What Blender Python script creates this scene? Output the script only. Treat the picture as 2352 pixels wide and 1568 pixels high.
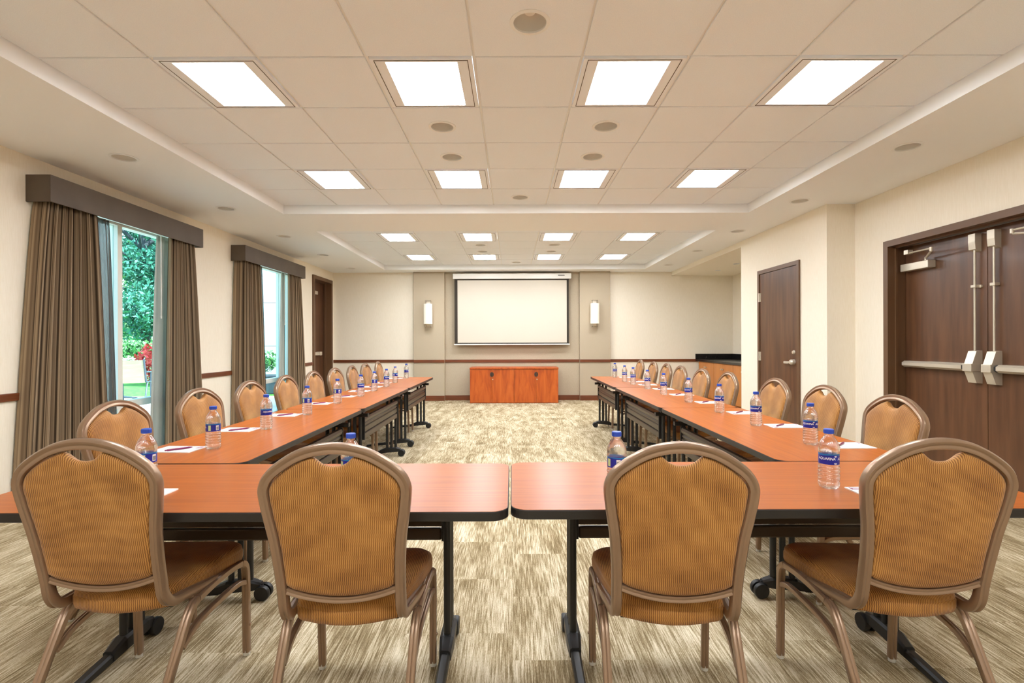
import bpy, bmesh, math, random
from mathutils import Vector, Matrix
random.seed(7)
for o in list(bpy.data.objects):
    bpy.data.objects.remove(o, do_unlink=True)
scn = bpy.context.scene
C = scn.collection
PI = math.pi

# ------------------------------------------------------------------ camera
CAM_H = 1.262
cd = bpy.data.cameras.new('camera'); cam = bpy.data.objects.new('camera', cd); C.objects.link(cam)
cam.location = (0, 0, CAM_H); cam.rotation_euler = (PI / 2, 0.003, 0)
cd.sensor_width = 36; cd.lens = 36 * 1160 / 2352; cd.clip_start = 0.05; cd.clip_end = 300
scn.camera = cam

# ------------------------------------------------------------------ sky, sun, exposure
w = bpy.data.worlds.new('world'); scn.world = w; w.use_nodes = True
nt = w.node_tree; nt.nodes.clear()
sky = nt.nodes.new('ShaderNodeTexSky'); sky.sky_type = 'NISHITA'; sky.sun_disc = False
sky.sun_elevation = math.radians(52); sky.sun_rotation = math.radians(100); sky.air_density = 1.0; sky.dust_density = 1.5
bg = nt.nodes.new('ShaderNodeBackground'); bg.inputs['Strength'].default_value = 0.42
wo = nt.nodes.new('ShaderNodeOutputWorld')
nt.links.new(sky.outputs[0], bg.inputs[0]); nt.links.new(bg.outputs[0], wo.inputs[0])
sd = bpy.data.lights.new('sun', 'SUN'); sd.energy = 7.5; sd.angle = 0.01; sd.color = (1, .95, .86)
sun = bpy.data.objects.new('sun', sd); C.objects.link(sun); sun.location = (20, 0, 30)
sun.rotation_euler = (math.radians(12), math.radians(38), 0)      # high, from behind this building
LAMP = 17.0
LAMP_COL = (.90, .945, 1.0)
vs = scn.view_settings
vs.view_transform = 'Standard'; vs.look = 'None'; vs.gamma = 1.0; vs.exposure = 1.34; vs.use_curve_mapping = False

# ------------------------------------------------------------------ helpers
def lin(c):
    return tuple((x / 255 / 12.92) if x / 255 <= .04045 else ((x / 255 + .055) / 1.055) ** 2.4 for x in c)
def rgba(c): return (*lin(c), 1)

def mat(name, col, rough=.5, metal=0.0, spec=.5, coat=0.0):
    m = bpy.data.materials.new(name); m.use_nodes = True
    b = m.node_tree.nodes['Principled BSDF']
    b.inputs['Base Color'].default_value = rgba(col); b.inputs['Roughness'].default_value = rough
    b.inputs['Metallic'].default_value = metal; b.inputs['Specular IOR Level'].default_value = spec
    b.inputs['Coat Weight'].default_value = coat; b.inputs['Coat Roughness'].default_value = .12
    return m
def nd(m, t, **kw):
    n = m.node_tree.nodes.new(t)
    for k, v in kw.items():
        if hasattr(n, k): setattr(n, k, v)
        else: n.inputs[k].default_value = v
    return n
def lk(m, a, b): m.node_tree.links.new(a, b)
def ramp(m, fac, stops):
    r = nd(m, 'ShaderNodeValToRGB'); e = r.color_ramp.elements
    while len(e) < len(stops): e.new(.5)
    for i, (p, c) in enumerate(stops): e[i].position = p; e[i].color = rgba(c)
    lk(m, fac, r.inputs[0]); return r
def coords(m, scale=(1, 1, 1), kind='Object'):
    t = nd(m, 'ShaderNodeTexCoord'); mp = nd(m, 'ShaderNodeMapping'); mp.inputs['Scale'].default_value = scale
    lk(m, t.outputs[kind], mp.inputs['Vector']); return mp.outputs[0]
def bsdf(m): return m.node_tree.nodes['Principled BSDF']
def bump(m, h, strength=.2, dist=.002):
    b = nd(m, 'ShaderNodeBump'); b.inputs['Strength'].default_value = strength; b.inputs['Distance'].default_value = dist
    lk(m, h, b.inputs['Height']); lk(m, b.outputs[0], bsdf(m).inputs['Normal'])
def noisy(name, c1, c2, scale, rough=.5, metal=0, spec=.5, lo=.35, hi=.65, detail=4, bmp=0, coat=0):
    m = mat(name, c1, rough, metal, spec, coat)
    n = nd(m, 'ShaderNodeTexNoise'); n.inputs['Scale'].default_value = 1; n.inputs['Detail'].default_value = detail
    lk(m, coords(m, scale), n.inputs['Vector'])
    r = ramp(m, n.outputs['Fac'], [(lo, c1), (hi, c2)]); lk(m, r.outputs[0], bsdf(m).inputs['Base Color'])
    if bmp: bump(m, n.outputs['Fac'], bmp, .002)
    return m

class MB:
    """collects geometry for one mesh object"""
    def __init__(s): s.v = []; s.f = []; s.uv = None
    def add(s, v, f):
        o = len(s.v); s.v += [tuple(p) for p in v]; s.f += [tuple(i + o for i in q) for q in f]; return s
    def box(s, x0, x1, y0, y1, z0, z1, b=0.0):
        x0, x1 = sorted((x0, x1)); y0, y1 = sorted((y0, y1)); z0, z1 = sorted((z0, z1))
        if b <= 0:
            v = [(x, y, z) for x in (x0, x1) for y in (y0, y1) for z in (z0, z1)]
            return s.add(v, [(0, 1, 3, 2), (4, 6, 7, 5), (0, 4, 5, 1), (2, 3, 7, 6), (0, 2, 6, 4), (1, 5, 7, 3)])
        bm = bmesh.new(); bmesh.ops.create_cube(bm, size=1)
        for p in bm.verts: p.co = Vector(((x0 + x1) / 2 + p.co.x * (x1 - x0), (y0 + y1) / 2 + p.co.y * (y1 - y0), (z0 + z1) / 2 + p.co.z * (z1 - z0)))
        bmesh.ops.bevel(bm, geom=bm.edges[:], offset=b, segments=2, affect='EDGES', profile=.5)
        bm.verts.index_update()
        s.add([p.co[:] for p in bm.verts], [[q.index for q in f.verts] for f in bm.faces]); bm.free(); return s
    def lathe(s, prof, n=24, origin=(0, 0, 0), axis='Z', cap=True):
        ox, oy, oz = origin; v = []
        for (r, z) in prof:
            for k in range(n):
                a = 2 * PI * k / n; p = (r * math.cos(a), r * math.sin(a), z)
                if axis == 'X': p = (p[2], p[0], p[1])
                elif axis == 'Y': p = (p[1], p[2], p[0])
                v.append((p[0] + ox, p[1] + oy, p[2] + oz))
        f = [(i * n + k, i * n + (k + 1) % n, (i + 1) * n + (k + 1) % n, (i + 1) * n + k) for i in range(len(prof) - 1) for k in range(n)]
        if cap: f += [tuple(range(n - 1, -1, -1)), tuple((len(prof) - 1) * n + k for k in range(n))]
        return s.add(v, f)
    def cyl(s, p0, p1, r, n=12, r1=None):
        return s.tube([p0, p1], [(math.cos(2 * PI * k / n), math.sin(2 * PI * k / n)) for k in range(n)], [r, r if r1 is None else r1])
    def tube(s, path, prof, scale=1.0, normal=None, closed=False):
        P = [Vector(p) for p in path]; n = len(P)
        sc = scale if isinstance(scale, (list, tuple)) else [scale] * n
        def tan(i):
            if closed: a, b = P[i - 1], P[(i + 1) % n]
            else: a, b = P[max(i - 1, 0)], P[min(i + 1, n - 1)]
            return (b - a).normalized()
        t = tan(0)
        N = Vector(normal) if normal else (Vector((0, 0, 1)) if abs(t.z) < .9 else Vector((0, 1, 0)))
        v = []; m = len(prof)
        for i in range(n):
            t = tan(i); N = (N - t * N.dot(t)).normalized(); B = t.cross(N)
            for (a, b) in prof: v.append(P[i] + N * a * sc[i] + B * b * sc[i])
        f = [(i * m + k, i * m + (k + 1) % m, ((i + 1) % n) * m + (k + 1) % m, ((i + 1) % n) * m + k) for i in range(n if closed else n - 1) for k in range(m)]
        if not closed: f += [tuple(range(m - 1, -1, -1)), tuple((n - 1) * m + k for k in range(m))]
        return s.add(v, f)
    def prism(s, outline, z0, z1):
        n = len(outline)
        return s.add([(x, y, z0) for x, y in outline] + [(x, y, z1) for x, y in outline],
                     [tuple(range(n - 1, -1, -1)), tuple(range(n, 2 * n))] + [(k, (k + 1) % n, n + (k + 1) % n, n + k) for k in range(n)])
    def rings(s, loops, cap=True):
        m = len(loops[0]); v = [p for l in loops for p in l]
        f = [(i * m + k, i * m + (k + 1) % m, (i + 1) * m + (k + 1) % m, (i + 1) * m + k) for i in range(len(loops) - 1) for k in range(m)]
        if cap: f += [tuple(range(m - 1, -1, -1)), tuple((len(loops) - 1) * m + k for k in range(m))]
        return s.add(v, f)
    def xform(s, M): s.v = [tuple(M @ Vector(p)) for p in s.v]; return s
    def build(s, name, m, parent=None, smooth=None):
        me = bpy.data.meshes.new(name); me.from_pydata(s.v, [], s.f)
        bm = bmesh.new(); bm.from_mesh(me); bmesh.ops.recalc_face_normals(bm, faces=bm.faces[:]); bm.to_mesh(me); bm.free()
        me.materials.append(m)
        if smooth is not None:
            me.polygons.foreach_set('use_smooth', [True] * len(me.polygons)); me.set_sharp_from_angle(angle=math.radians(smooth))
        o = bpy.data.objects.new(name, me); C.objects.link(o)
        if parent is not None: o.parent = parent
        return o
def tag(o, label=None, cat=None, group=None, kind=None):
    if label: o['label'] = label
    if cat: o['category'] = cat
    if group: o['group'] = group
    if kind: o['kind'] = kind
    return o
def empty(name, loc=(0, 0, 0), rz=0, **kw):
    o = bpy.data.objects.new(name, None); o.empty_display_size = .1; C.objects.link(o)
    o.location = loc; o.rotation_euler = (0, 0, rz); return tag(o, **kw)
def struct(o): o['kind'] = 'structure'; return o
def kids(o): return [c for c in bpy.data.objects if c.parent == o]
def copy_tree(src, parent=None):
    c = src.copy(); C.objects.link(c); c.parent = parent
    for k in ('label', 'group'):
        if parent is None and k in c: del c[k]
    for ch in KIDS[src.name]: copy_tree(ch, c)
    return c
KIDS = {}
def index_tree(o):
    KIDS[o.name] = kids(o)
    for c in KIDS[o.name]: index_tree(c)
def arc(cx, cy, r, a0, a1, n):
    return [(cx + r * math.cos(math.radians(a0 + (a1 - a0) * k / n)), cy + r * math.sin(math.radians(a0 + (a1 - a0) * k / n))) for k in range(n + 1)]
def rrect(x0, x1, y0, y1, r, n=5):
    return arc(x1 - r, y1 - r, r, 0, 90, n) + arc(x0 + r, y1 - r, r, 90, 180, n) + arc(x0 + r, y0 + r, r, 180, 270, n) + arc(x1 - r, y0 + r, r, 270, 360, n)
def smoothpath(pts, n=6):
    P = [Vector(p) for p in pts]; P = [P[0] * 2 - P[1]] + P + [P[-1] * 2 - P[-2]]; out = []
    for i in range(1, len(P) - 2):
        for k in range(n):
            t = k / n; a, b, c, d = P[i - 1], P[i], P[i + 1], P[i + 2]
            out.append(.5 * ((2 * b) + (c - a) * t + (2 * a - 5 * b + 4 * c - d) * t * t + (3 * b - a - 3 * c + d) * t ** 3))
    out.append(P[-2]); return out
CIRC = [(math.cos(2 * PI * k / 10), math.sin(2 * PI * k / 10)) for k in range(10)]
ORD = ['first', 'second', 'third', 'fourth', 'fifth', 'sixth', 'seventh', 'eighth', 'ninth', 'tenth']

# ------------------------------------------------------------------ materials
M = {}
M['wall'] = noisy('cream_wallcovering', (242, 231, 211), (246, 236, 218), (160, 160, 12), .75, spec=.3, bmp=.06)
M['soffit'] = mat('painted_soffit', (246, 246, 245), .8, spec=.3)
M['tile'] = noisy('ceiling_tile', (238, 242, 247), (245, 248, 251), (220, 220, 220), .9, spec=.2, bmp=.15)
M['grid'] = mat('ceiling_grid_metal', (240, 240, 238), .5)
M['fixture'] = mat('fixture_white', (243, 245, 248), .5)
M['gap'] = mat('dark_joint', (104, 94, 82), .8)
M['fabric_wall'] = noisy('taupe_wall_fabric', (176, 161, 138), (190, 175, 152), (90, 90, 500), .85, spec=.2, bmp=.1)
M['rail'] = noisy('stained_trim', (96, 47, 20), (122, 62, 28), (3, 3, 90), .4, coat=.2)
M['door'] = noisy('dark_door_veneer', (84, 54, 35), (108, 72, 47), (14, 14, 1.3), .36, coat=.15)
M['dframe'] = mat('bronze_door_frame', (104, 74, 49), .42, spec=.5)
M['steel'] = mat('satin_nickel', (214, 203, 184), .34, metal=.45)
M['alum'] = mat('spun_aluminium', (224, 221, 214), .4, metal=.25)
M['chrome'] = mat('polished_chrome', (190, 182, 168), .2, metal=1.0)
M['darkmetal'] = mat('dark_metal', (40, 38, 36), .5)
M['black'] = mat('black_powder_coat', (30, 29, 28), .45)
M['bronze_panel'] = mat('bronze_panel_metal', (66, 54, 42), .38, metal=.3)
M['rubber'] = mat('black_plastic', (22, 22, 23), .5)
M['edge'] = mat('black_edge_band', (34, 31, 29), .45)
M['valance'] = noisy('taupe_valance', (84, 71, 59), (92, 79, 66), (4, 4, 4), .55)
M['white'] = mat('white_plastic', (236, 232, 224), .4)
M['screen'] = mat('matt_screen', (208, 198, 182), .9, spec=.2)
M['screen_border'] = mat('screen_border', (54, 46, 36), .8)
M['stone'] = noisy('black_granite', (18, 17, 17), (52, 48, 46), (120, 120, 120), .18, lo=.5, hi=.75)
M['frame'] = mat('champagne_bronze_tube', (152, 125, 101), .3, metal=.45)
M['glide'] = mat('clear_nylon', (205, 200, 188), .2)
M['paper'] = mat('white_paper', (246, 242, 236), .7)
M['magenta'] = mat('purple_print', (128, 50, 98), .5)
M['pen'] = mat('plum_plastic', (122, 34, 84), .3)
M['cap'] = mat('blue_cap', (44, 82, 190), .35)
M['label'] = mat('blue_label', (22, 36, 148), .35)
M['teal'] = mat('teal_label', (28, 120, 180), .35)
M['ink_white'] = mat('white_ink', (244, 244, 244), .5)
M['ink_green'] = mat('pale_green_ink', (196, 220, 160), .5)
M['ink_black'] = mat('black_ink', (40, 40, 46), .5)
M['wframe'] = mat('window_frame', (226, 222, 210), .4)
M['shade'] = None

# cherry laminate for table tops: grain along local x
m = mat('cherry_laminate', (198, 98, 44), .33, spec=.4)
n = nd(m, 'ShaderNodeTexNoise'); n.inputs['Scale'].default_value = 1; n.inputs['Detail'].default_value = 6
lk(m, coords(m, (2.2, 60, 1)), n.inputs['Vector'])
r = ramp(m, n.outputs['Fac'], [(.3, (160, 78, 14)), (.7, (180, 96, 22))]); lk(m, r.outputs[0], bsdf(m).inputs['Base Color']); M['top'] = m
m = mat('cherry_cabinet', (178, 78, 20), .34)
n = nd(m, 'ShaderNodeTexNoise'); n.inputs['Scale'].default_value = 1; n.inputs['Detail'].default_value = 5; n.inputs['Distortion'].default_value = 1.2
lk(m, coords(m, (9, 9, 1.6)), n.inputs['Vector'])
r = ramp(m, n.outputs['Fac'], [(.3, (150, 62, 16)), (.5, (182, 84, 24)), (.72, (196, 98, 36))]); lk(m, r.outputs[0], bsdf(m).inputs['Base Color']); M['cherry'] = m
M['buffet'] = noisy('honey_cabinet', (184, 112, 48), (198, 126, 58), (6, 6, 1.2), .4)

# upholstery: fine wavy vertical cord
m = mat('gold_corded_upholstery', (178, 116, 44), .62, spec=.3)
tc = nd(m, 'ShaderNodeTexCoord'); sp = nd(m, 'ShaderNodeSeparateXYZ'); lk(m, tc.outputs['Object'], sp.inputs[0])
def mth(op, a, b=None, c=None):
    q = nd(m, 'ShaderNodeMath', operation=op)
    for i, x in enumerate((a, b, c)):
        if x is None: continue
        if isinstance(x, (int, float)): q.inputs[i].default_value = x
        else: lk(m, x, q.inputs[i])
    return q.outputs[0]
# along the seat the cord runs front to back, on the back it runs up and down
zz = mth('ADD', sp.outputs['Z'], mth('MULTIPLY', sp.outputs['Y'], .35))
wob = mth('MULTIPLY', mth('SINE', mth('MULTIPLY', zz, 2 * PI / .0125)), .35)
sn = nd(m, 'ShaderNodeSeparateXYZ'); lk(m, tc.outputs['Normal'], sn.inputs[0])
sidef = mth('GREATER_THAN', mth('ABSOLUTE', sn.outputs['X']), .7)
along = mth('ADD', mth('MULTIPLY', sp.outputs['X'], mth('SUBTRACT', 1.0, sidef)), mth('MULTIPLY', sp.outputs['Y'], sidef))
st = mth('SINE', mth('ADD', mth('MULTIPLY', along, 2 * PI / .0056), wob))
nz = nd(m, 'ShaderNodeTexNoise'); nz.inputs['Scale'].default_value = 9; lk(m, tc.outputs['Object'], nz.inputs['Vector'])
fac = mth('ADD', mth('MULTIPLY', st, .2), mth('ADD', mth('MULTIPLY', nz.outputs['Fac'], .55), .225))
r = ramp(m, fac, [(.24, (110, 68, 27)), (.5, (168, 113, 50)), (.76, (202, 149, 81))]); lk(m, r.outputs[0], bsdf(m).inputs['Base Color'])
bump(m, st, .25, .0015); bsdf(m).inputs['Sheen Weight'].default_value = .15
M['cord'] = m

# carpet planks: streaks along the room, shifted from plank to plank
m = mat('streaked_carpet', (190, 172, 140), .95, spec=.1)
tc = nd(m, 'ShaderNodeTexCoord'); sp = nd(m, 'ShaderNodeSeparateXYZ'); lk(m, tc.outputs['Object'], sp.inputs[0])
tx = mth('FLOOR', mth('MULTIPLY', sp.outputs['X'], 2.0)); ty = mth('FLOOR', mth('ADD', mth('MULTIPLY', sp.outputs['Y'], 2.0), mth('MULTIPLY', tx, .37)))
off = mth('ADD', mth('MULTIPLY', tx, 3.71), mth('MULTIPLY', ty, 1.93))
def stretched(sx, sy, detail, zoff=True):
    cb = nd(m, 'ShaderNodeCombineXYZ'); lk(m, mth('MULTIPLY', sp.outputs['X'], sx), cb.inputs[0]); lk(m, mth('MULTIPLY', sp.outputs['Y'], sy), cb.inputs[1])
    if zoff: lk(m, off, cb.inputs[2])
    n = nd(m, 'ShaderNodeTexNoise'); n.inputs['Scale'].default_value = 1; n.inputs['Detail'].default_value = detail; n.inputs['Roughness'].default_value = .6
    lk(m, cb.outputs[0], n.inputs['Vector']); return n.outputs['Fac']
a = stretched(190, 7.0, 3); b2 = stretched(8, 1.8, 3); c3 = stretched(500, 80, 1, False)
tot = mth('ADD', mth('ADD', mth('MULTIPLY', a, 1.05), mth('MULTIPLY', b2, .6)), mth('MULTIPLY', c3, .35))
r = ramp(m, mth('SUBTRACT', tot, .5), [(.26, (116, 98, 68)), (.43, (151, 133, 101)), (.56, (190, 174, 143)), (.74, (224, 212, 187))])
lk(m, r.outputs[0], bsdf(m).inputs['Base Color']); bump(m, c3, .5, .004); M['carpet'] = m

# striped drape (stripes follow the cloth) and sheers
def cloth(name, stops, scale, alpha=0.0, rough=.8):
    m = mat(name, stops[0][1], rough, spec=.2)
    tc = nd(m, 'ShaderNodeTexCoord'); sp = nd(m, 'ShaderNodeSeparateXYZ'); lk(m, tc.outputs['UV'], sp.inputs[0])
    n = nd(m, 'ShaderNodeTexNoise'); n.noise_dimensions = '1D'; n.inputs['Scale'].default_value = scale; n.inputs['Detail'].default_value = 2
    lk(m, sp.outputs['X'], n.inputs['W'])
    r = ramp(m, n.outputs['Fac'], stops); lk(m, r.outputs[0], bsdf(m).inputs['Base Color'])
    if alpha:
        t = nd(m, 'ShaderNodeBsdfTransparent'); mx = nd(m, 'ShaderNodeMixShader'); mx.inputs[0].default_value = alpha
        lk(m, bsdf(m).outputs[0], mx.inputs[1]); lk(m, t.outputs[0], mx.inputs[2]); lk(m, mx.outputs[0], m.node_tree.nodes['Material Output'].inputs[0])
    return m
M['drape'] = cloth('striped_drape', [(.36, (74, 60, 46)), (.46, (124, 104, 82)), (.62, (164, 142, 114))], 75)
M['sheer'] = cloth('dark_sheer', [(.4, (70, 61, 54)), (.6, (104, 93, 84))], 90, alpha=.25)
M['lining'] = cloth('grey_lining', [(.4, (176, 178, 170)), (.6, (194, 196, 188))], 12, rough=.55)
m = M['lining']; tl = nd(m, 'ShaderNodeBsdfTranslucent'); tl.inputs[0].default_value = (.72, .68, .6, 1); mx = nd(m, 'ShaderNodeMixShader'); mx.inputs[0].default_value = .3
lk(m, bsdf(m).outputs[0], mx.inputs[1]); lk(m, tl.outputs[0], mx.inputs[2]); lk(m, mx.outputs[0], m.node_tree.nodes['Material Output'].inputs[0])

# window glass: faintly teal pane
m = bpy.data.materials.new('window_glass'); m.use_nodes = True; m.node_tree.nodes.clear()
t = nd(m, 'ShaderNodeBsdfTransparent'); t.inputs[0].default_value = (.80, .97, .97, 1)
g = nd(m, 'ShaderNodeBsdfGlossy'); g.inputs['Roughness'].default_value = .02
fr = nd(m, 'ShaderNodeLayerWeight'); fr.inputs[0].default_value = .5
pw = nd(m, 'ShaderNodeMath', operation='POWER'); lk(m, fr.outputs['Facing'], pw.inputs[0]); pw.inputs[1].default_value = 5
mx = nd(m, 'ShaderNodeMixShader'); lk(m, pw.outputs[0], mx.inputs[0]); lk(m, t.outputs[0], mx.inputs[1]); lk(m, g.outputs[0], mx.inputs[2])
ou = nd(m, 'ShaderNodeOutputMaterial'); lk(m, mx.outputs[0], ou.inputs[0]); M['glass'] = m
# water bottle
m = bpy.data.materials.new('clear_water_bottle'); m.use_nodes = True; m.node_tree.nodes.clear()
t = nd(m, 'ShaderNodeBsdfTransparent'); t.inputs[0].default_value = (.97, .975, .98, 1)
g = nd(m, 'ShaderNodeBsdfGlass'); g.inputs['IOR'].default_value = 1.25; g.inputs['Roughness'].default_value = .03
g2 = nd(m, 'ShaderNodeBsdfGlossy'); g2.inputs['Roughness'].default_value = .14
fr = nd(m, 'ShaderNodeLayerWeight'); fr.inputs[0].default_value = .5
pw = nd(m, 'ShaderNodeMath', operation='POWER'); lk(m, fr.outputs['Facing'], pw.inputs[0]); pw.inputs[1].default_value = 2.2
pw2 = nd(m, 'ShaderNodeMath', operation='MULTIPLY_ADD'); lk(m, pw.outputs[0], pw2.inputs[0]); pw2.inputs[1].default_value = .6; pw2.inputs[2].default_value = .1
mx = nd(m, 'ShaderNodeMixShader'); mx.inputs[0].default_value = .6; lk(m, t.outputs[0], mx.inputs[1]); lk(m, g.outputs[0], mx.inputs[2])
mx2 = nd(m, 'ShaderNodeMixShader'); lk(m, pw2.outputs[0], mx2.inputs[0]); lk(m, mx.outputs[0], mx2.inputs[1]); lk(m, g2.outputs[0], mx2.inputs[2])
ou = nd(m, 'ShaderNodeOutputMaterial'); lk(m, mx2.outputs[0], ou.inputs[0]); M['bottle'] = m
def emit(name, col, s):
    m = bpy.data.materials.new(name); m.use_nodes = True; m.node_tree.nodes.clear()
    e = nd(m, 'ShaderNodeEmission'); e.inputs[0].default_value = (*col, 1); e.inputs[1].default_value = s
    ou = nd(m, 'ShaderNodeOutputMaterial'); lk(m, e.outputs[0], ou.inputs[0]); return m
M['lamp'] = emit('lit_diffuser', LAMP_COL, LAMP)
m = mat('frosted_shade', (240, 232, 216), .6); bsdf(m).inputs['Emission Color'].default_value = (1, .93, .82, 1); bsdf(m).inputs['Emission Strength'].default_value = .07
M['shade'] = m
# outdoors
M['concrete'] = noisy('pale_concrete', (200, 192, 180), (222, 216, 206), (1.5, 1.5, 1.5), .9)
M['grass'] = noisy('lawn_grass', (52, 120, 40), (96, 160, 60), (8, 8, 8), .9)
M['leafA'] = noisy('blue_green_leaves', (26, 84, 70), (84, 150, 128), (.9, .9, .9), .6, lo=.35, hi=.65)
M['leafB'] = noisy('green_leaves', (40, 96, 44), (104, 160, 84), (1.5, 1.5, 1.5), .6)
M['leafR'] = noisy('red_leaves', (190, 40, 48), (226, 90, 84), (6, 6, 6), .6)
M['leafW'] = noisy('white_flowers', (150, 168, 130), (206, 210, 190), (9, 9, 9), .6)
M['bark'] = noisy('bark', (50, 54, 62), (74, 78, 84), (6, 6, 1), .9)
M['ext'] = noisy('white_exterior_panel', (214, 222, 226), (224, 230, 232), (1, 1, 1), .7)
M['sling'] = noisy('sand_sling', (150, 136, 112), (168, 154, 128), (4, 4, 60), .8)
M['patio_metal'] = mat('slate_metal', (74, 82, 96), .45, metal=.3)
M['planter'] = mat('dark_planter', (58, 64, 76), .6)

# ================================================================== ROOM SHELL
XL, XN, XD, XNI = -3.86, 3.76, 3.45, 4.78        # left wall, near right wall, door wall, niche wall
YF, YB = -2.4, 10.92                            # behind the camera, far wall
ZS, ZT, ZB = 2.756, 2.856, 2.671                # soffit, tiles, niche bulkhead
YSTEP, YNICHE = 5.53, 7.60

floor = struct(MB().box(XL - .3, XNI + .3, YF - .2, YB + .2, -.1, 0).build('floor', M['carpet']))

WIN = [(4.10, 5.95), (7.02, 8.92)]
D1 = (9.83, 10.73); D1H = 2.50
wl = MB(); xo = XL - .24
ys = [YF - .2, WIN[0][0], WIN[0][1], WIN[1][0], WIN[1][1], D1[0] - .03, D1[1] + .03, YB + .2]
for i in range(0, 7, 2): wl.box(xo, XL, ys[i], ys[i + 1], -.05, 3.0)
for a, b in WIN: wl.box(xo, XL, a, b, 2.54, 3.0); wl.box(xo, XL, a, b, -.05, .06)
wl.box(xo, XL, D1[0] - .03, D1[1] + .03, D1H + .03, 3.0)
wall_left = struct(wl.build('wall_left', M['wall']))
wall_back = struct(MB().box(XL - .24, XNI + .24, YB, YB + .2, -.05, 3.0).build('wall_back', M['wall']))
wall_front = struct(MB().box(XL - .24, XNI + .24, YF - .2, YF, -.05, 3.0).build('wall_front', M['wall']))
D2 = (6.09, 7.01); D2H = 2.18       # single door
D3 = (3.28, 5.02); D3H = 2.19       # double doors
wr = MB()
wr.box(XN, XN + .3, YF - .2, D3[0] - .03, -.05, 3.0); wr.box(XN, XN + .3, D3[1] + .03, YSTEP + .05, -.05, 3.0); wr.box(XN, XN + .3, D3[0] - .03, D3[1] + .03, D3H + .03, 3.0)
wr.box(XD, XD + .16, YSTEP, D2[0] - .03, -.05, 3.0); wr.box(XD, XD + .16, D2[1] + .03, YNICHE, -.05, 3.0); wr.box(XD, XD + .16, D2[0] - .03, D2[1] + .03, D2H + .03, 3.0)
wr.box(XD + .16, XN, YSTEP, YSTEP + .05, -.05, 3.0)
wr.box(XD + .16, XNI, YNICHE - .12, YNICHE, -.05, 3.0)
wr.box(XNI, XNI + .2, YNICHE - .12, YB, -.05, 3.0)
wall_right = struct(wr.build('wall_right', M['wall']))
# taupe fabric panels on the far wall
for (a, b, y, nm) in ((-2.104, -1.443, 10.80, 1), (1.452, 2.104, 10.80, 3), (-1.443, 1.452, 10.885, 2)):
    MB().box(a, b, y, YB + .01, .0, ZS, .004).build('wall_panel', M['fabric_wall'], wall_back)
# trims
def rail_seg(mb, x0, x1, y0, y1, z0=.815, z1=.875): mb.box(x0, x1, y0, y1, z0, z1, .006)
tr = MB()
for a, b, y in ((XL, -2.104, YB), (-2.104, -1.443, 10.80), (-1.443, 1.452, 10.885), (1.452, 2.104, 10.80), (2.104, 4.02, YB)): rail_seg(tr, a, b, y - .022, y + .004)
struct(tr.build('trim_1', M['rail'])); bpy.data.objects['trim_1']['label'] = 'stained wood chair rail along the far wall'
tr = MB()
for a, b in ((YF, 3.98), (6.02, 6.93), (8.98, D1[0] - .075)): rail_seg(tr, XL - .004, XL + .022, a, b)
struct(tr.build('trim_2', M['rail'])); bpy.data.objects['trim_2']['label'] = 'stained wood chair rail along the window wall'
bb = MB()
for a, b, y in ((XL, -2.104, YB), (-2.104, -1.443, 10.80), (-1.443, 1.452, 10.885), (1.452, 2.104, 10.80), (2.104, 3.99, YB)): bb.box(a, b, y - .018, y + .004, 0, .108, .004)
struct(bb.build('baseboard_back', M['rail']))
bb = MB()
for a, b in ((YF, WIN[0][0]), (WIN[0][1], WIN[1][0]), (WIN[1][1], D1[0] - .075)): bb.box(XL - .004, XL + .018, a, b, 0, .108, .004)
struct(bb.build('baseboard_left', M['rail']))
bb = MB()
for a, b in ((YF, D3[0] - .06), (D3[1] + .06, YSTEP)): bb.box(XN - .018, XN + .004, a, b, 0, .108, .004)
for a, b in ((YSTEP - .018, D2[0] - .06), (D2[1] + .06, YNICHE)): bb.box(XD - .018, XD + .004, a, b, 0, .108, .004)
bb.box(XD, XN, YSTEP - .018, YSTEP + .004, 0, .108, .004)
struct(bb.build('baseboard_right', M['rail']))

# ------------------------------------------------------------------ ceiling
TR1 = (-2.66, 2.76, -2.1, 5.89)
TR2 = (-2.64, 2.76, 6.82, 10.47)
SOFF_DL = [(-3.13, 4.08), (-3.19, 5.64), (-3.21, 7.13), (-3.23, 8.67), (-3.26, 10.25),
           (3.06, 3.90), (3.08, 5.40), (3.08, 6.88), (3.08, 8.37), (3.07, 9.90)]
BULK_DL = [(4.12, 10.1), (4.11, 9.24)]
RH = .088
def holed(outer, holes, z, mb):
    bm = bmesh.new(); es = []
    for loop in [outer] + holes:
        vv = [bm.verts.new((x, y, z)) for x, y in loop]
        es += [bm.edges.new((vv[i], vv[(i + 1) % len(vv)])) for i in range(len(vv))]
    bmesh.ops.triangle_fill(bm, use_beauty=True, use_dissolve=False, edges=es)
    bm.verts.index_update(); mb.add([p.co[:] for p in bm.verts], [[q.index for q in f.verts] for f in bm.faces]); bm.free()
def circ(x, y, r, n=28): return [(x + r * math.cos(2 * PI * k / n), y + r * math.sin(2 * PI * k / n)) for k in range(n)]
cb = MB()
rect = lambda a, b, c, d: [(a, c), (b, c), (b, d), (a, d)]
holed(rect(XL - .02, XNI + .02, YF - .02, YB + .02), [rect(*TR1), rect(*TR2)] + [circ(x, y, RH) for x, y in SOFF_DL], ZS, cb)
for (a, b, c, d) in (TR1, TR2):                    # tray upstands
    cb.add([(a, c, ZS), (b, c, ZS), (b, d, ZS), (a, d, ZS), (a, c, ZT + .08), (b, c, ZT + .08), (b, d, ZT + .08), (a, d, ZT + .08)],
           [(0, 1, 5, 4), (1, 2, 6, 5), (2, 3, 7, 6), (3, 0, 4, 7)])
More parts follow.
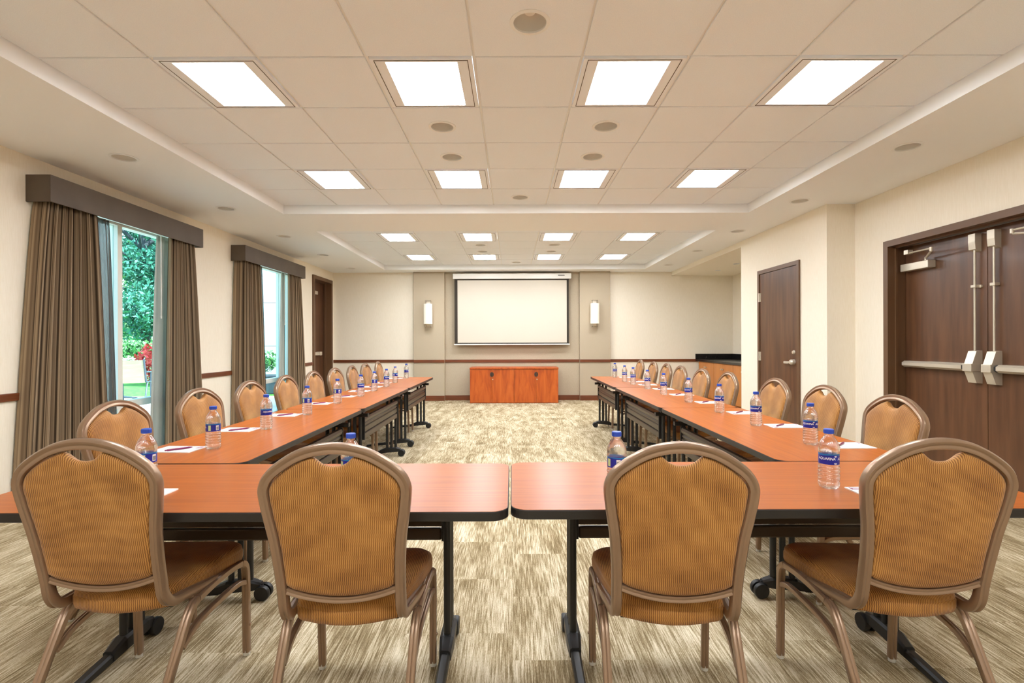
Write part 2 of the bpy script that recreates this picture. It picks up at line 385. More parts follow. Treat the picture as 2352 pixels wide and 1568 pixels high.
cb.add([(XL - .2, YF - .2, ZT + .3), (XNI + .2, YF - .2, ZT + .3), (XNI + .2, YB + .2, ZT + .3), (XL - .2, YB + .2, ZT + .3)], [(0, 1, 2, 3)])
ceiling = struct(cb.build('ceiling', M['soffit']))
bk = MB(); holed(rect(XD, XNI, YNICHE - .01, YB), [circ(x, y, .05) for x, y in BULK_DL], ZB, bk)
bk.add([(XD, YNICHE, ZB), (XD, YB, ZB), (XD, YB, ZS), (XD, YNICHE, ZS)], [(0, 1, 2, 3)])
bk.build('bulkhead', M['wall'], ceiling)

PX, PY = .607, .612
XLINES = [-2.03 + PX * k for k in range(8)]
Y1 = [2.83 + PY * k for k in range(-8, 6)]          # ... 5.89
Y2 = [7.41 + PY * k for k in range(0, 5)]
LCOL = [0, 2, 4, 6]                                # columns that carry light panels
def spans(lo, lines, hi):
    ls = [lo] + [l for l in lines if lo + .03 < l < hi - .03] + [hi]
    return list(zip(ls[:-1], ls[1:]))
tile_cache = {}
def tile(x0, x1, y0, y1, hole):
    sx, sy = round(x1 - x0, 3), round(y1 - y0, 3); key = (sx, sy, hole)
    if key not in tile_cache:
        mb = MB(); a, b = sx / 2 - .0075, sy / 2 - .0075
        if hole:
            holed(rect(-a, a, -b, b), [circ(0, 0, RH)], 0, mb)
            for (p, q) in (((-a, -b), (a, -b)), ((a, -b), (a, b)), ((a, b), (-a, b)), ((-a, b), (-a, -b))):
                mb.add([(*p, 0), (*q, 0), (*q, .02), (*p, .02)], [(0, 1, 2, 3)])
        else:
            l = lambda d, z: [(-a + d, -b + d, z), (a - d, -b + d, z), (a - d, b - d, z), (-a + d, b - d, z)]
            mb.rings([l(0, .02), l(0, .003), l(.003, 0)])
        t = mb.build('ceiling_tile', M['tile'], ceiling); tile_cache[key] = t.data
    else:
        t = bpy.data.objects.new('ceiling_tile', tile_cache[key]); C.objects.link(t); t.parent = ceiling
    t.location = ((x0 + x1) / 2, (y0 + y1) / 2, ZT)
TILE_DL = {1: [(3, 7 + 0)], 2: []}
dl_list, troffers = [], []
def tray(box, ylines, light_rows, dl_cells, which):
    xs = spans(box[0], XLINES, box[1]); yss = spans(box[2], ylines, box[3])
    for j, (y0, y1) in enumerate(yss):
        for i, (x0, x1) in enumerate(xs):
            yc = (y0 + y1) / 2
            if any(abs(yc - r) < .2 for r in light_rows) and (i - 1) in LCOL and i >= 1:
                troffers.append((x0, x1, y0, y1, which, i)); continue
            hole = any(i - 1 == c and abs(yc - r) < .2 for c, r in dl_cells)
            tile(x0, x1, y0, y1, hole)
            if hole: dl_list.append(((x0 + x1) / 2, yc, ZT, which))
    g = MB()
    for x in [s[0] for s in xs[1:]]: g.box(x - .011, x + .011, box[2], box[3], ZT + .011, ZT + .03)
    for y in [s[0] for s in yss[1:]]: g.box(box[0], box[1], y - .011, y + .011, ZT + .0115, ZT + .0305)
    g.build('ceiling_grid', M['grid'], ceiling)
r1 = lambda k: 2.83 + PY * (k + .5)
tray(TR1, Y1, [r1(0), r1(3), r1(-6)], [(3, r1(-1)), (2, r1(1)), (4, r1(1)), (2, r1(2)), (4, r1(2)), (3, r1(4))], 1)
r2 = lambda k: 7.41 + PY * (k + .5)
tray(TR2, Y2, [r2(0), r2(3)], [(2, r2(1)), (4, r2(1)), (2, r2(2)), (4, r2(2)), (3, (9.858 + 10.47) / 2)], 2)

# square light panels
def troffer_meshes(sx, sy):
    a, b = sx / 2 - .014, sy / 2 - .014
    f = MB()
    ia, ib = a - .085, b - .03
    for (x0, x1, y0, y1) in ((-a, -ia, -b, b), (ia, a, -b, b), (-ia, ia, -b, -ib), (-ia, ia, ib, b)): f.box(x0, x1, y0, y1, -.004, .03)
    j = MB()
    for s in (-1, 1):
        j.box(s * (a - .022), s * (a - .026), -b + .012, b - .012, -.0055, 0)
        j.box(-a + .022, a - .022, s * (b - .010), s * (b - .015), -.0055, 0)
    d = MB().box(-ia - .005, ia + .005, -ib - .005, ib + .005, .004, .02)
    return f, j, d
side4 = ['leftmost', 'second from left', 'third from left', 'rightmost']
proto = None
for (x0, x1, y0, y1, wh, i) in troffers:
    k = LCOL.index(i - 1); yc = (y0 + y1) / 2
    row = {1: None, 2: None}
    if wh == 1:
        nm = 'nearest row of the near ceiling tray' if abs(yc - r1(0)) < .2 else ('second row of the near ceiling tray' if abs(yc - r1(3)) < .2 else None)
    else: nm = 'nearer row of the far ceiling tray' if abs(yc - r2(0)) < .2 else 'last row before the screen wall'
    loc = ((x0 + x1) / 2, yc, ZT)
    lab = f'lit square ceiling light panel, {side4[k]}, {nm}' if nm else f'lit square ceiling light panel behind the camera view, {side4[k]}'
    if proto is None:
        proto = empty('ceiling_light', loc); f, j, d = troffer_meshes(x1 - x0, y1 - y0)
        f.build('frame', M['fixture'], proto); j.build('frame_joint', M['gap'], proto); d.build('diffuser', M['lamp'], proto); index_tree(proto); o = proto
    else: o = copy_tree(proto); o.location = loc
    tag(o, lab, 'ceiling light', 'square ceiling light panels')
# round recessed downlights (unlit)
def downlight(name, loc, r, depth=.075):
    o = empty(name, loc)
    MB().lathe([(r * .96, .004), (r * 1.16, .001), (r * 1.16, -.004), (r * .94, -.005), (r * .94, .004)], 28, cap=False).build('trim_ring', M['grid'], o, smooth=40)
    MB().lathe([(r * .955, -.003), (r * .93, .03), (r * .82, depth * .7), (r * .6, depth), (.001, depth + .005)], 28, cap=False).build('reflector', M['alum'], o, smooth=60)
    MB().lathe([(.001, depth * .62), (r * .3, depth * .64), (r * .36, depth * .8), (r * .3, depth)], 16, cap=False).build('bulb', M['white'], o, smooth=60)
    index_tree(o); return o
dp = None
def put_dl(loc, lab, grp):
    global dp
    if dp is None: dp = downlight('downlight', loc, RH); o = dp
    else: o = copy_tree(dp); o.location = loc
    tag(o, lab, 'downlight', grp)
for (x, y, z, wh) in dl_list:
    if wh == 1:
        if y < 2.7: p = 'single round recessed downlight at top centre, nearest the camera'
        elif y > 5.4: p = 'single round downlight in the last tile row of the near tray'
        else: p = f"round recessed downlight {'left' if x < 0 else 'right'} of centre in the near tray, {'larger nearer' if y < 4.2 else 'smaller farther'} one"
    else:
        if y > 9.9: p = 'single tiny round downlight in the far tray nearest the screen'
        else: p = f"round downlight {'left' if x < 0 else 'right'} of centre in the far tray, {'nearer' if y < 8.6 else 'farther'} one"
    put_dl((x, y, z), p, 'downlights among the ceiling tiles')
for i, (x, y) in enumerate(SOFF_DL):
    s = 'window wall' if x < 0 else 'door wall'; k = i if x < 0 else i - 5
    lab = f'round downlight in the soffit by the {s}, {ORD[k]} from the camera' if k < 5 else f'round downlight in the soffit by the {s}, out of view near the camera'
    put_dl((x, y, ZS), lab, 'downlights along the soffit')
bp = None
for (x, y), t in zip(BULK_DL, ('farther', 'nearer')):
    if bp is None: bp = downlight('accent_downlight', (x, y, ZB), .05, .07); o = bp
    else: o = copy_tree(bp); o.location = (x, y, ZB)
    tag(o, f'small round accent light over the buffet counter niche, {t} one', 'downlight', 'accent lights above the counter')

# ------------------------------------------------------------------ windows
for wi, (a, b) in enumerate(WIN):
    wn = struct(empty(f'window_{wi + 1}', (XL - .11, (a + b) / 2, .06)))
    L2 = (b - a) / 2; H = 2.48
    f = MB(); x0, x1 = -.045, .045
    f.box(x0, x1, -L2, -L2 + .06, 0, H); f.box(x0, x1, L2 - .06, L2, 0, H); f.box(x0, x1, -L2 + .06, L2 - .06, H - .11, H); f.box(x0, x1, -L2 + .06, L2 - .06, 0, .06)
    f.build('window_frame', M['wframe'], wn)
    ym = (5.06 - (a + b) / 2) if wi == 0 else (8.62 - (a + b) / 2)
    MB().box(x0, x1, ym - .03, ym + .03, .06, H - .11).build('mullion', M['wframe'], wn)
    for (q, s) in ((-L2 + .06, ym - .03), (ym + .03, L2 - .06)): MB().box(x0, x1, q, s, .54, .61).build('transom', M['wframe'], wn)
    for (q, s) in ((-L2 + .06, ym - .03), (ym + .03, L2 - .06)):
        for (z0, z1) in ((.06, .54), (.61, H - .11)): MB().box(-.004, .004, q, s, z0, z1).build('pane', M['glass'], wn)

# ------------------------------------------------------------------ doors
def closer(mb_body, mb_arm, face, y0, y1, z, side):
    # body box on the door face + folded arm; side=+1 means the room lies at +x
    mb_body.box(face, face + side * .07, y0, y1, z - .035, z + .035, .004)
    ye = y0 + .06
    mb_arm.cyl((face + side * .04, ye, z + .035), (face + side * .04, ye, z + .06), .01)
    mb_arm.cyl((face + side * .04, ye, z + .055), (face + side * .14, ye - .17, z + .075), .008)
    mb_arm.cyl((face + side * .14, ye - .17, z + .075), (face + side * .02, ye + .12, z + .095), .007)
def frame3(mb, xa, xb, y0, y1, h, wd, proud):
    # casing on the wall face, then a deep reveal with a stop
    mb.box(xa, xb, y0 - wd, y0, 0, h + wd); mb.box(xa, xb, y1, y1 + wd, 0, h + wd); mb.box(xa, xb, y0, y1, h, h + wd)
# exit door, window wall
d1 = struct(empty('door_1', (XL, (D1[0] + D1[1]) / 2, 0)))
def rel(mb, o): return mb.xform(Matrix.Translation(-Vector(o.location)))
f = MB(); frame3(f, XL - .2, XL + .03, D1[0], D1[1], D1H, .07, .03)
for y in (D1[0], D1[1]): s = 1 if y == D1[0] else -1; f.box(XL - .12, XL - .09, y, y + s * .02, 0, D1H - .0)
rel(f, d1).build('door_frame', M['dframe'], d1)
lf = rel(MB().box(XL - .2, XL - .155, D1[0] + .004, D1[1] - .004, .01, D1H - .004, .003), d1).build('door_leaf', M['door'], d1)
b_, a_ = MB(), MB(); closer(b_, a_, XL - .155, 9.98, 10.28, 2.26, 1); rel(b_, d1).build('closer_body', M['steel'], lf); rel(a_, d1).build('closer_arm', M['steel'], lf)
rel(MB().box(XL - .155, XL - .085, 9.92, 10.36, .995, 1.055, .006).box(XL - .155, XL - .075, 10.36, 10.47, .985, 1.065, .006), d1).build('push_bar', M['steel'], lf)
# single service door
d2 = struct(empty('door_2', (XD, (D2[0] + D2[1]) / 2, 0)))
f = MB(); frame3(f, XD - .02, XD + .15, D2[0], D2[1], D2H, .05, .02); rel(f, d2).build('door_frame', M['dframe'], d2)
lf = rel(MB().box(XD - .008, XD + .037, D2[0] + .004, D2[1] - .004, .01, D2H - .004, .003), d2).build('door_leaf', M['door'], d2)
for z in (1.86, 1.05, .25): rel(MB().cyl((XD - .018, D2[1] - .002, z - .06), (XD - .018, D2[1] - .002, z + .06), .012).box(XD - .012, XD - .006, D2[1] - .03, D2[1] + .03, z - .06, z + .06), d2).build('hinge', M['steel'], lf)
ly = D2[0] + .075
rel(MB().lathe([(.001, -.07), (.022, -.068), (.034, -.05), (.036, -.012), (.036, 0)], 20, (XD + .006, ly, 1.0), 'X').cyl((XD - .05, ly, 1.0), (XD - .05, ly + .05, .995), .011).box(XD - .06, XD - .042, ly + .04, ly + .15, .978, 1.008, .006), d2).build('lever_handle', M['steel'], lf)
rel(MB().lathe([(.001, -.03), (.018, -.028), (.026, -.01), (.026, 0)], 18, (XD + .002, ly, 1.12), 'X'), d2).build('deadbolt', M['steel'], lf)
# double doors
d3 = struct(empty('door_3', (XN, (D3[0] + D3[1]) / 2, 0)))
f = MB(); frame3(f, XN - .025, XN + .24, D3[0], D3[1], D3H, .06, .02)
f.box(XN + .045, XN + .065, D3[1] - .016, D3[1], 0, D3H); f.box(XN + .045, XN + .065, D3[0], D3[0] + .016, 0, D3H); f.box(XN + .045, XN + .065, D3[0], D3[1], D3H - .016, D3H)
rel(f, d3).build('door_frame', M['dframe'], d3)
ymid = (D3[0] + D3[1]) / 2; XF = XN + .15
for s in (1, -1):
    y0, y1 = (ymid + .0025, D3[1] - .004) if s > 0 else (D3[0] + .004, ymid - .0025)
    lf = rel(MB().box(XF, XF + .045, y0, y1, .01, D3H - .006, .002), d3).build('door_leaf', M['door'], d3)
    yr = ymid + s * .085; out = y1 if s > 0 else y0
    # vertical rod, top latch, centre case, push bar
    rel(MB().cyl((XF - .028, yr, 1.17), (XF - .028, yr, 2.02), .0085, 12), d3).build('vertical_rod', M['steel'], lf)
    rel(MB().box(XF - .045, XF, yr - .022, yr + .022, 1.70, 1.725, .003).lathe([(.001, -.014), (.012, -.012), (.014, 0)], 12, (XF, yr - s * .03, 1.71), 'X'), d3).build('rod_guide', M['steel'], lf)
    lt = MB(); lt.xform(Matrix.Identity(4))
    prof = [(0, 2.0), (-.05, 2.02), (-.055, 2.08), (-.055, 2.15), (0, 2.15)]
    lt.add([(XF + p, yr - .032, z) for p, z in prof] + [(XF + p, yr + .032, z) for p, z in prof],
           [(0, 1, 2, 3, 4), (9, 8, 7, 6, 5)] + [(k, (k + 1) % 5, 5 + (k + 1) % 5, 5 + k) for k in range(5)])
    rel(lt, d3).build('top_latch', M['steel'], lf)
    prof = [(0, .90), (-.05, .905), (-.085, 1.0), (-.085, 1.065), (-.05, 1.17), (0, 1.175)]
    cs = MB(); m6 = len(prof)
    cs.add([(XF + p, yr - .038, z) for p, z in prof] + [(XF + p, yr + .038, z) for p, z in prof],
           [tuple(range(m6)), tuple(range(2 * m6 - 1, m6 - 1, -1))] + [(k, (k + 1) % m6, m6 + (k + 1) % m6, m6 + k) for k in range(m6)])
    cs.box(XF - .10, XF - .02, yr - .042, yr + .042, 1.0, 1.065, .004)
    rel(cs, d3).build('latch_case', M['steel'], lf)
    yb0 = yr + s * .05; yb1 = out - s * .05
    pr = [(0, 1.0), (-.06, 1.0), (-.085, 1.018), (-.085, 1.048), (-.06, 1.065), (0, 1.065)]
    def barseg(ya, yb, k=1.0):
        q = MB(); P2 = [(p * k, 1.0325 + (z - 1.0325) * k) for p, z in pr]; n6 = len(P2)
        return q.add([(XF + p, ya, z) for p, z in P2] + [(XF + p, yb, z) for p, z in P2], [tuple(range(n6)), tuple(range(2 * n6 - 1, n6 - 1, -1))] + [(t, (t + 1) % n6, n6 + (t + 1) % n6, n6 + t) for t in range(n6)])
    ysplit = yb0 + (yb1 - yb0) * .62
    rel(barseg(yb0 + s * .02, ysplit), d3).build('push_bar', M['steel'], lf)
    rel(barseg(yb0, yb0 + s * .02, .96), d3).build('bar_gasket', M['darkmetal'], lf)
    rel(barseg(ysplit, yb1, .92), d3).build('bar_rail', M['steel'], lf)
    b_, a_ = MB(), MB()
    cy0 = out - s * .36
    b_.box(XF - .075, XF, cy0, out - s * .03, 1.935, 2.005, .004)
    ye = cy0 + s * .06
    a_.cyl((XF - .045, ye, 2.005), (XF - .045, ye, 2.04), .01); a_.cyl((XF - .045, ye, 2.03), (XF - .16, ye - s * .2, 2.06), .009)
    a_.cyl((XF - .16, ye - s * .2, 2.06), (XF - .16, ye - s * .2, 2.095), .014); a_.cyl((XF - .16, ye - s * .2, 2.085), (XF - .09, ye + s * .14, 2.10), .008)
    a_.box(XF - .11, XF - .06, ye + s * .13, ye + s * .18, 2.09, 2.13)
    rel(b_, d3).build('closer_body', M['steel'], lf); rel(a_, d3).build('closer_arm', M['steel'], lf)

# ================================================================== FAR WALL THINGS
# projection screen
ps = empty('projection_screen', (.005, 10.75, 1.19), label='white pull-down projection screen with dark border on the far wall', cat='screen')
q = lambda mb: mb.xform(Matrix.Translation((-.005, -10.75, -1.19)))
hs = q(MB().box(-1.252, 1.262, 10.70, 10.80, 2.592, 2.705, .012).box(-1.25, 1.26, 10.695, 10.70, 2.592, 2.61)).build('housing', M['white'], ps)
q(MB().box(.98, 1.12, 10.697, 10.70, 2.655, 2.668)).build('nameplate', M['darkmetal'], hs)
q(MB().box(-.9, -.86, 10.80, 10.885, 2.62, 2.68).box(.86, .9, 10.80, 10.885, 2.62, 2.68)).build('wall_bracket', M['white'], hs)
q(MB().box(-1.222, 1.214, 10.752, 10.756, 1.212, 2.60)).build('border', M['screen_border'], ps)
q(MB().box(-1.156, 1.166, 10.748, 10.753, 1.236, 2.566)).build('projection_surface', M['screen'], ps)
q(MB().box(-1.235, 1.23, 10.74, 10.768, 1.186, 1.214, .008)).build('weight_bar', M['white'], ps)
# wall sconces
sp_ = None
for x, t in ((-1.776, 'left of the projection screen'), (1.756, 'right of the projection screen')):
    if sp_ is None:
        sp_ = empty('wall_sconce', (x, 10.70, 1.85)); o = sp_
        MB().lathe([(.088, -.215), (.092, -.213), (.092, .213), (.088, .215)], 28).build('shade', M['shade'], o, smooth=40)
        for s in (1, -1):
            g = MB(); z1, z0 = s * .285, s * .205
            for xx in (-.052, .052): g.box(xx - .006, xx + .006, -.03, -.018, z0, z1)
            g.box(-.058, .058, -.03, -.018, z1 - s * .012, z1)
            for xx in (-.052, .052): g.box(xx - .006, xx + .006, -.018, .1, z1 - s * .012, z1)
            g.build('bracket', M['chrome'], o)
        MB().box(-.05, .05, .085, .1, -.26, .26, .003).build('back_plate', M['steel'], o); index_tree(o)
    else: o = copy_tree(sp_); o.location = (x, 10.70, 1.85)
    tag(o, f'white half-cylinder wall sconce with metal brackets, {t}', 'sconce', 'wall sconces beside the screen')
# credenza: two cabinet units with a continuous top
CY0, CY1 = 10.315, 10.86
for (x0, x1, t) in ((-.862, .038, 'left'), (.042, .942, 'right')):
    o = empty('storage_cabinet', ((x0 + x1) / 2, CY0, 0), label=f'cherry two-door storage cabinet below the screen, {t} unit', cat='cabinet', group='cabinets below the screen')
    wd = (x1 - x0) / 2
    MB().box(-wd, -wd + .02, .0, CY1 - CY0, 0, .70).box(wd - .02, wd, .0, CY1 - CY0, 0, .70).box(-wd, wd, .02, CY1 - CY0, 0, .03).box(-wd, wd, CY1 - CY0 - .02, CY1 - CY0, 0, .70).build('body', M['cherry'], o)
    for s in (-1, 1):
        dx0, dx1 = (-wd + .014, -.0015) if s < 0 else (.0015, wd - .014)
        dr = MB().box(dx0, dx1, -.004, .016, .014, .694, .002).build('door', M['cherry'], o)
        hw = [(0, -.05)] + [(s * .034 * math.cos(t2), .05 * math.sin(t2)) for t2 in [math.radians(-90 + 180 * k / 10) for k in range(11)]]
        hb = MB(); n_ = len(hw); hb.add([(xx + s * .004, -.012, .59 + zz) for xx, zz in hw] + [(xx + s * .004, -.003, .59 + zz) for xx, zz in hw], [tuple(range(n_)), tuple(range(2 * n_ - 1, n_ - 1, -1))] + [(k, (k + 1) % n_, n_ + (k + 1) % n_, n_ + k) for k in range(n_)])
        hb.build('handle', M['darkmetal'] if s < 0 else M['bronze_panel'], dr)
        if s > 0: MB().lathe([(.001, -.004), (.011, -.004), (.011, .006)], 12, (.016, -.004, .49), 'Y').build('lock', M['steel'], dr)
tag(MB().box(-.868, .948, 10.30, 10.868, .70, .729, .004).build('cabinet_top', M['cherry']), 'continuous cherry top board across the two low cabinets', 'cabinet top')
# buffet counter in the niche
units = [(10.0, 10.80), (9.13, 9.995), (8.28, 9.125), (7.62, 8.275)]
XC = 3.99
for i, (a, b) in enumerate(units):
    o = empty('buffet_cabinet', (XC, (a + b) / 2, 0), label=f"honey wood base cabinet with brass knobs under black counter, {['against the far wall', 'second from the far wall', 'third from the far wall', 'behind the wall corner'][i]}", cat='cabinet', group='buffet base cabinets')
    hl = (b - a) / 2
    MB().box(.02, XNI - XC - .01, -hl, hl, .1, .83).box(.07, XNI - XC - .01, -hl, hl, 0, .1).build('body', M['buffet'], o)
    for s in (-1, 1):
        y0, y1 = (-hl + .003, -.002) if s < 0 else (.002, hl - .003)
        dr = MB().box(0, .02, y0, y1, .105, .822, .002).build('door', M['buffet'], o)
        MB().lathe([(.001, -.03), (.012, -.029), (.016, -.02), (.007, -.01), (.007, 0)], 14, (0, s * .035, .72), 'X').build('knob', M['steel'], dr, smooth=50)
ct = empty('buffet_counter', (XC, 9.2, .83), label='black stone buffet countertop with backsplash in the far right niche', cat='counter')
q = lambda mb: mb.xform(Matrix.Translation((-XC, -9.2, -.83)))
q(MB().box(XC - .03, XNI - .002, 7.61, YB - .003, .832, .872, .004)).build('slab', M['stone'], ct)
q(MB().box(XC - .03, XNI - .002, YB - .025, YB - .003, .872, .985, .003).box(XNI - .025, XNI - .002, 7.61, YB - .025, .872, .985, .003)).build('backsplash', M['stone'], ct)

# ================================================================== VALANCES, CURTAINS
def curtain(name, yt, yb, X, zt, zb, folds, amp, m, parent_label, cat, group, seed=0, wid=1.0, ripple=.25, ret=False):
    rnd = random.Random(seed); ph = [rnd.uniform(-.8, .8) for _ in range(folds + 2)]
    nu, nv = folds * 14, 26; v = []; f = []; uv = []
    for j in range(nv + 1):
        t = j / nv; z = zt + (zb - zt) * t; e = t ** .8
        a, b = yt[0] + (yb[0] - yt[0]) * e, yt[1] + (yb[1] - yt[1]) * e
        for i in range(nu + 1):
            u = i / nu; k = u * folds; i0 = int(k); p = ph[min(i0, folds)] * (1 - (k - i0)) + ph[min(i0 + 1, folds + 1)] * (k - i0)
            s = math.sin(2 * PI * k + p + .5 * t * math.sin(3.1 * k))
            am = amp * (.72 + .28 * t) * (1 + .35 * math.sin(5.3 * u + seed))
            y = a + (b - a) * u + ripple * (b - a) / folds * .35 * math.cos(2 * PI * k + p) * (1 - .5 * t)
            e0 = max(0, 1 - u * folds / .45) if ret else 0; v.append(((X + am * (s if s > 0 else s * .9)) * (1 - e0) + (XL + .012) * e0, y, z)); uv.append((u * wid, t))
    w_ = nu + 1
    for j in range(nv):
        for i in range(nu): f.append((j * w_ + i, j * w_ + i + 1, (j + 1) * w_ + i + 1, (j + 1) * w_ + i))
    me = bpy.data.meshes.new(name); me.from_pydata(v, [], f); me.materials.append(m)
    ul = me.uv_layers.new(name='UVMap')
    for l in me.loops: ul.data[l.index].uv = uv[l.vertex_index]
    me.polygons.foreach_set('use_smooth', [True] * len(me.polygons))
    o = bpy.data.objects.new(name, me); C.objects.link(o)
    sm = o.modifiers.new('thickness', 'SOLIDIFY'); sm.thickness = .003
    return tag(o, parent_label, cat, group)
for (y0, y1, t) in ((4.01, 5.995, 'over the nearer window, larger one'), (6.94, 8.96, 'over the farther window, smaller one')):
    o = empty('valance', (XL, (y0 + y1) / 2, 2.385), label=f'dark taupe box valance {t}', cat='valance', group='window valances'); h = (y1 - y0) / 2
    MB().box(.185, .20, -h, h, 0, .215, .003).build('front_board', M['valance'], o)
    for s in (-1, 1): MB().box(0, .186, s * h, s * (h - .015), 0, .215, .002).build('end_board', M['valance'], o)
    MB().box(0, .186, -h + .014, h - .014, .200, .214).build('top_board', M['valance'], o)
G = 'striped drapes'
curtain('drape', (4.06, 4.52), (3.87, 4.64), -3.745, 2.43, .02, 7, .062, M['drape'], 'wide brown striped drape on the near side of the nearer window', 'curtain', G, 3, 1.5, .35, True)
curtain('drape', (5.50, 5.94), (5.42, 6.14), -3.74, 2.43, .02, 6, .060, M['drape'], 'brown striped drape on the far side of the nearer window', 'curtain', G, 5, 1.2, .35)
curtain('drape', (6.99, 7.44), (6.90, 7.60), -3.745, 2.43, .02, 6, .060, M['drape'], 'brown striped drape on the near side of the farther window', 'curtain', G, 8, 1.3, .35, True)
curtain('drape', (8.42, 8.91), (8.42, 9.16), -3.74, 2.43, .02, 5, .058, M['drape'], 'brown striped drape on the far side, next to the exit door', 'curtain', G, 11, 1.1, .35)
curtain('sheer_curtain', (4.22, 4.79), (4.20, 4.90), -3.825, 2.42, .05, 8, .014, M['sheer'], 'dark see-through sheer gathered behind the nearest drape', 'curtain', 'sheer curtains', 2, 1.2)
curtain('sheer_curtain', (7.14, 7.72), (7.14, 7.86), -3.825, 2.42, .05, 8, .014, M['sheer'], 'dark see-through sheer behind the near drape of the farther window', 'curtain', 'sheer curtains', 4, 1.2)
curtain('curtain_lining', (5.42, 5.62), (5.30, 5.60), -3.822, 2.42, .03, 2, .016, M['lining'], 'smooth pale grey lining panel at the nearer window', 'curtain', 'grey lining panels', 6, .6)
curtain('curtain_lining', (8.36, 8.52), (8.24, 8.50), -3.822, 2.42, .03, 2, .016, M['lining'], 'smooth pale grey lining panel at the farther window', 'curtain', 'grey lining panels', 9, .6)
for (y, z1, t) in ((5.45, 1.52, 'nearer'), (8.42, 1.55, 'farther')):
    o = empty('curtain_wand', (-3.785, y, z1), label=f'thin white curtain wand hanging at the {t} window', cat='curtain wand', group='curtain wands')
    MB().cyl((0, 0, .02), (0, 0, 2.46 - z1), .006, 10).build('rod', M['white'], o); MB().cyl((0, 0, 0), (0, 0, .03), .009, 10).build('tip', M['white'], o)
for (y0, y1, t) in ((4.03, 5.97, 'nearer'), (6.96, 8.94, 'farther')):
    tag(MB().box(XL + .003, XL + .16, y0, y1, 2.435, 2.46).build('curtain_track', M['white']), f'white double curtain track inside the valance of the {t} window', 'curtain track', 'curtain tracks')

# ================================================================== TABLES
TL, TW, TZ = 1.80, .635, .727
def make_table():
    o = empty('training_table')
    L2, W2 = TL / 2, TW / 2
    out = rrect(-L2, L2, -W2, W2, .055, 6); ins = rrect(-L2 + .003, L2 - .003, -W2 + .003, W2 - .003, .052, 6)
    tp = MB().rings([[(x, y, TZ - .028) for x, y in ins], [(x, y, TZ) for x, y in ins]]).build('tabletop', M['top'], o)
    rg = lambda pts, z: [(x, y, z) for x, y in pts]
    MB().rings([rg(ins, TZ - .031), rg(out, TZ - .029), rg(out, TZ - .004), rg(rrect(-L2 + .0012, L2 - .0012, -W2 + .0012, W2 - .0012, .0535, 6), TZ - .0008), rg(rrect(-L2 + .0045, L2 - .0045, -W2 + .0045, W2 - .0045, .05, 6), TZ - .001), rg(rrect(-L2 + .0045, L2 - .0045, -W2 + .0045, W2 - .0045, .05, 6), TZ - .031)], cap=False).build('edge_band', M['edge'], tp)
    fr = MB()
    for y in (-.17, .19): fr.box(-L2 + .22, L2 - .22, y - .02, y + .02, TZ - .075, TZ - .03)
    fr.build('under_frame', M['black'], o)
    for s in (-1, 1):
        lx = s * (L2 - .25)
        for k, y in enumerate((W2 - .10, W2 - .147, W2 - .194)):
            MB().cyl((lx, y, .085), (lx, y, TZ - .06), .0145, 14).build('leg_post', M['black'], o, smooth=40)
        MB().box(lx - .03, lx + .03, -.02, W2 - .07, TZ - .075, TZ - .03, .004).box(lx - .02, lx + .02, W2 - .13, W2 - .03, TZ - .10, TZ - .07, .004).build('pivot_bracket', M['black'], o)
        # foot: thick casting at the caster side, thin blade to the other side
        ft = MB()
        sec = lambda y, w_, z0, z1: [(lx - w_, y, z0), (lx + w_, y, z0), (lx + w_, y, z1 - .008), (lx + w_ * .6, y, z1), (lx - w_ * .6, y, z1), (lx - w_, y, z1 - .008)]
        ft.rings([sec(W2 - .045, .018, .055, .085), sec(W2 - .09, .026, .05, .098), sec(W2 - .21, .028, .04, .092), sec(W2 - .27, .022, .03, .068)])
        ft.rings([sec(W2 - .25, .019, .028, .062), sec(-W2 + .15, .017, .012, .036), sec(-W2 + .07, .014, .001, .02)])
        f_ = ft.build('foot', M['black'], o)
        cs = MB()
        for d in (-.018, .018): cs.lathe([(.012, -.012), (.034, -.012), (.037, -.007), (.037, .007), (.034, .012), (.012, .012)], 20, (lx + d, W2 - .035, .0372), 'X')
        cs.cyl((lx, W2 - .035, .037), (lx, W2 - .05, .075), .011)
        cs.build('caster', M['rubber'], f_, smooth=40)
    # modesty panel with rolled top and grooves, between the leg frames
    py = W2 - .092; pl = L2 - .285
    z1, z0 = TZ - .105, .488
    prof = [(py - .012, z0), (py + .012, z0), (py + .016, z0 + .012), (py + .016, z0 + .045), (py + .007, z0 + .05), (py + .007, z0 + .056), (py + .014, z0 + .062),
            (py + .014, z1 - .062), (py + .007, z1 - .056), (py + .007, z1 - .05), (py + .019, z1 - .042), (py + .023, z1 - .022), (py + .017, z1 - .004), (py + .002, z1), (py - .012, z1 - .006)]
    n_ = len(prof)
    p_ = MB().add([(-pl, y, z) for y, z in prof] + [(pl, y, z) for y, z in prof], [tuple(range(n_)), tuple(range(2 * n_ - 1, n_ - 1, -1))] + [(k, (k + 1) % n_, n_ + (k + 1) % n_, n_ + k) for k in range(n_)])
    mp_ = p_.build('modesty_panel', M['bronze_panel'], o, smooth=25)
    MB().box(-pl, pl, py - .012, py + .018, .428, .479, .008).build('panel_bar', M['bronze_panel'], o); z0 = .43
    for s in (-1, 1): MB().box(s * pl, s * (pl + .012), py - .016, py + .024, z0 - .004, z1 + .002, .003).build('panel_end_cap', M['black'], mp_)
    index_tree(o); return o
tproto = make_table()
hl, hw = TL / 2, TW / 2
spots = [(-.013 - hl, 1.587 + hw, 0, 'front table on the left, nearest the camera', 'front row'), (-.006 + hl, 1.603 + hw, 0, 'front table on the right, nearest the camera', 'front row')]
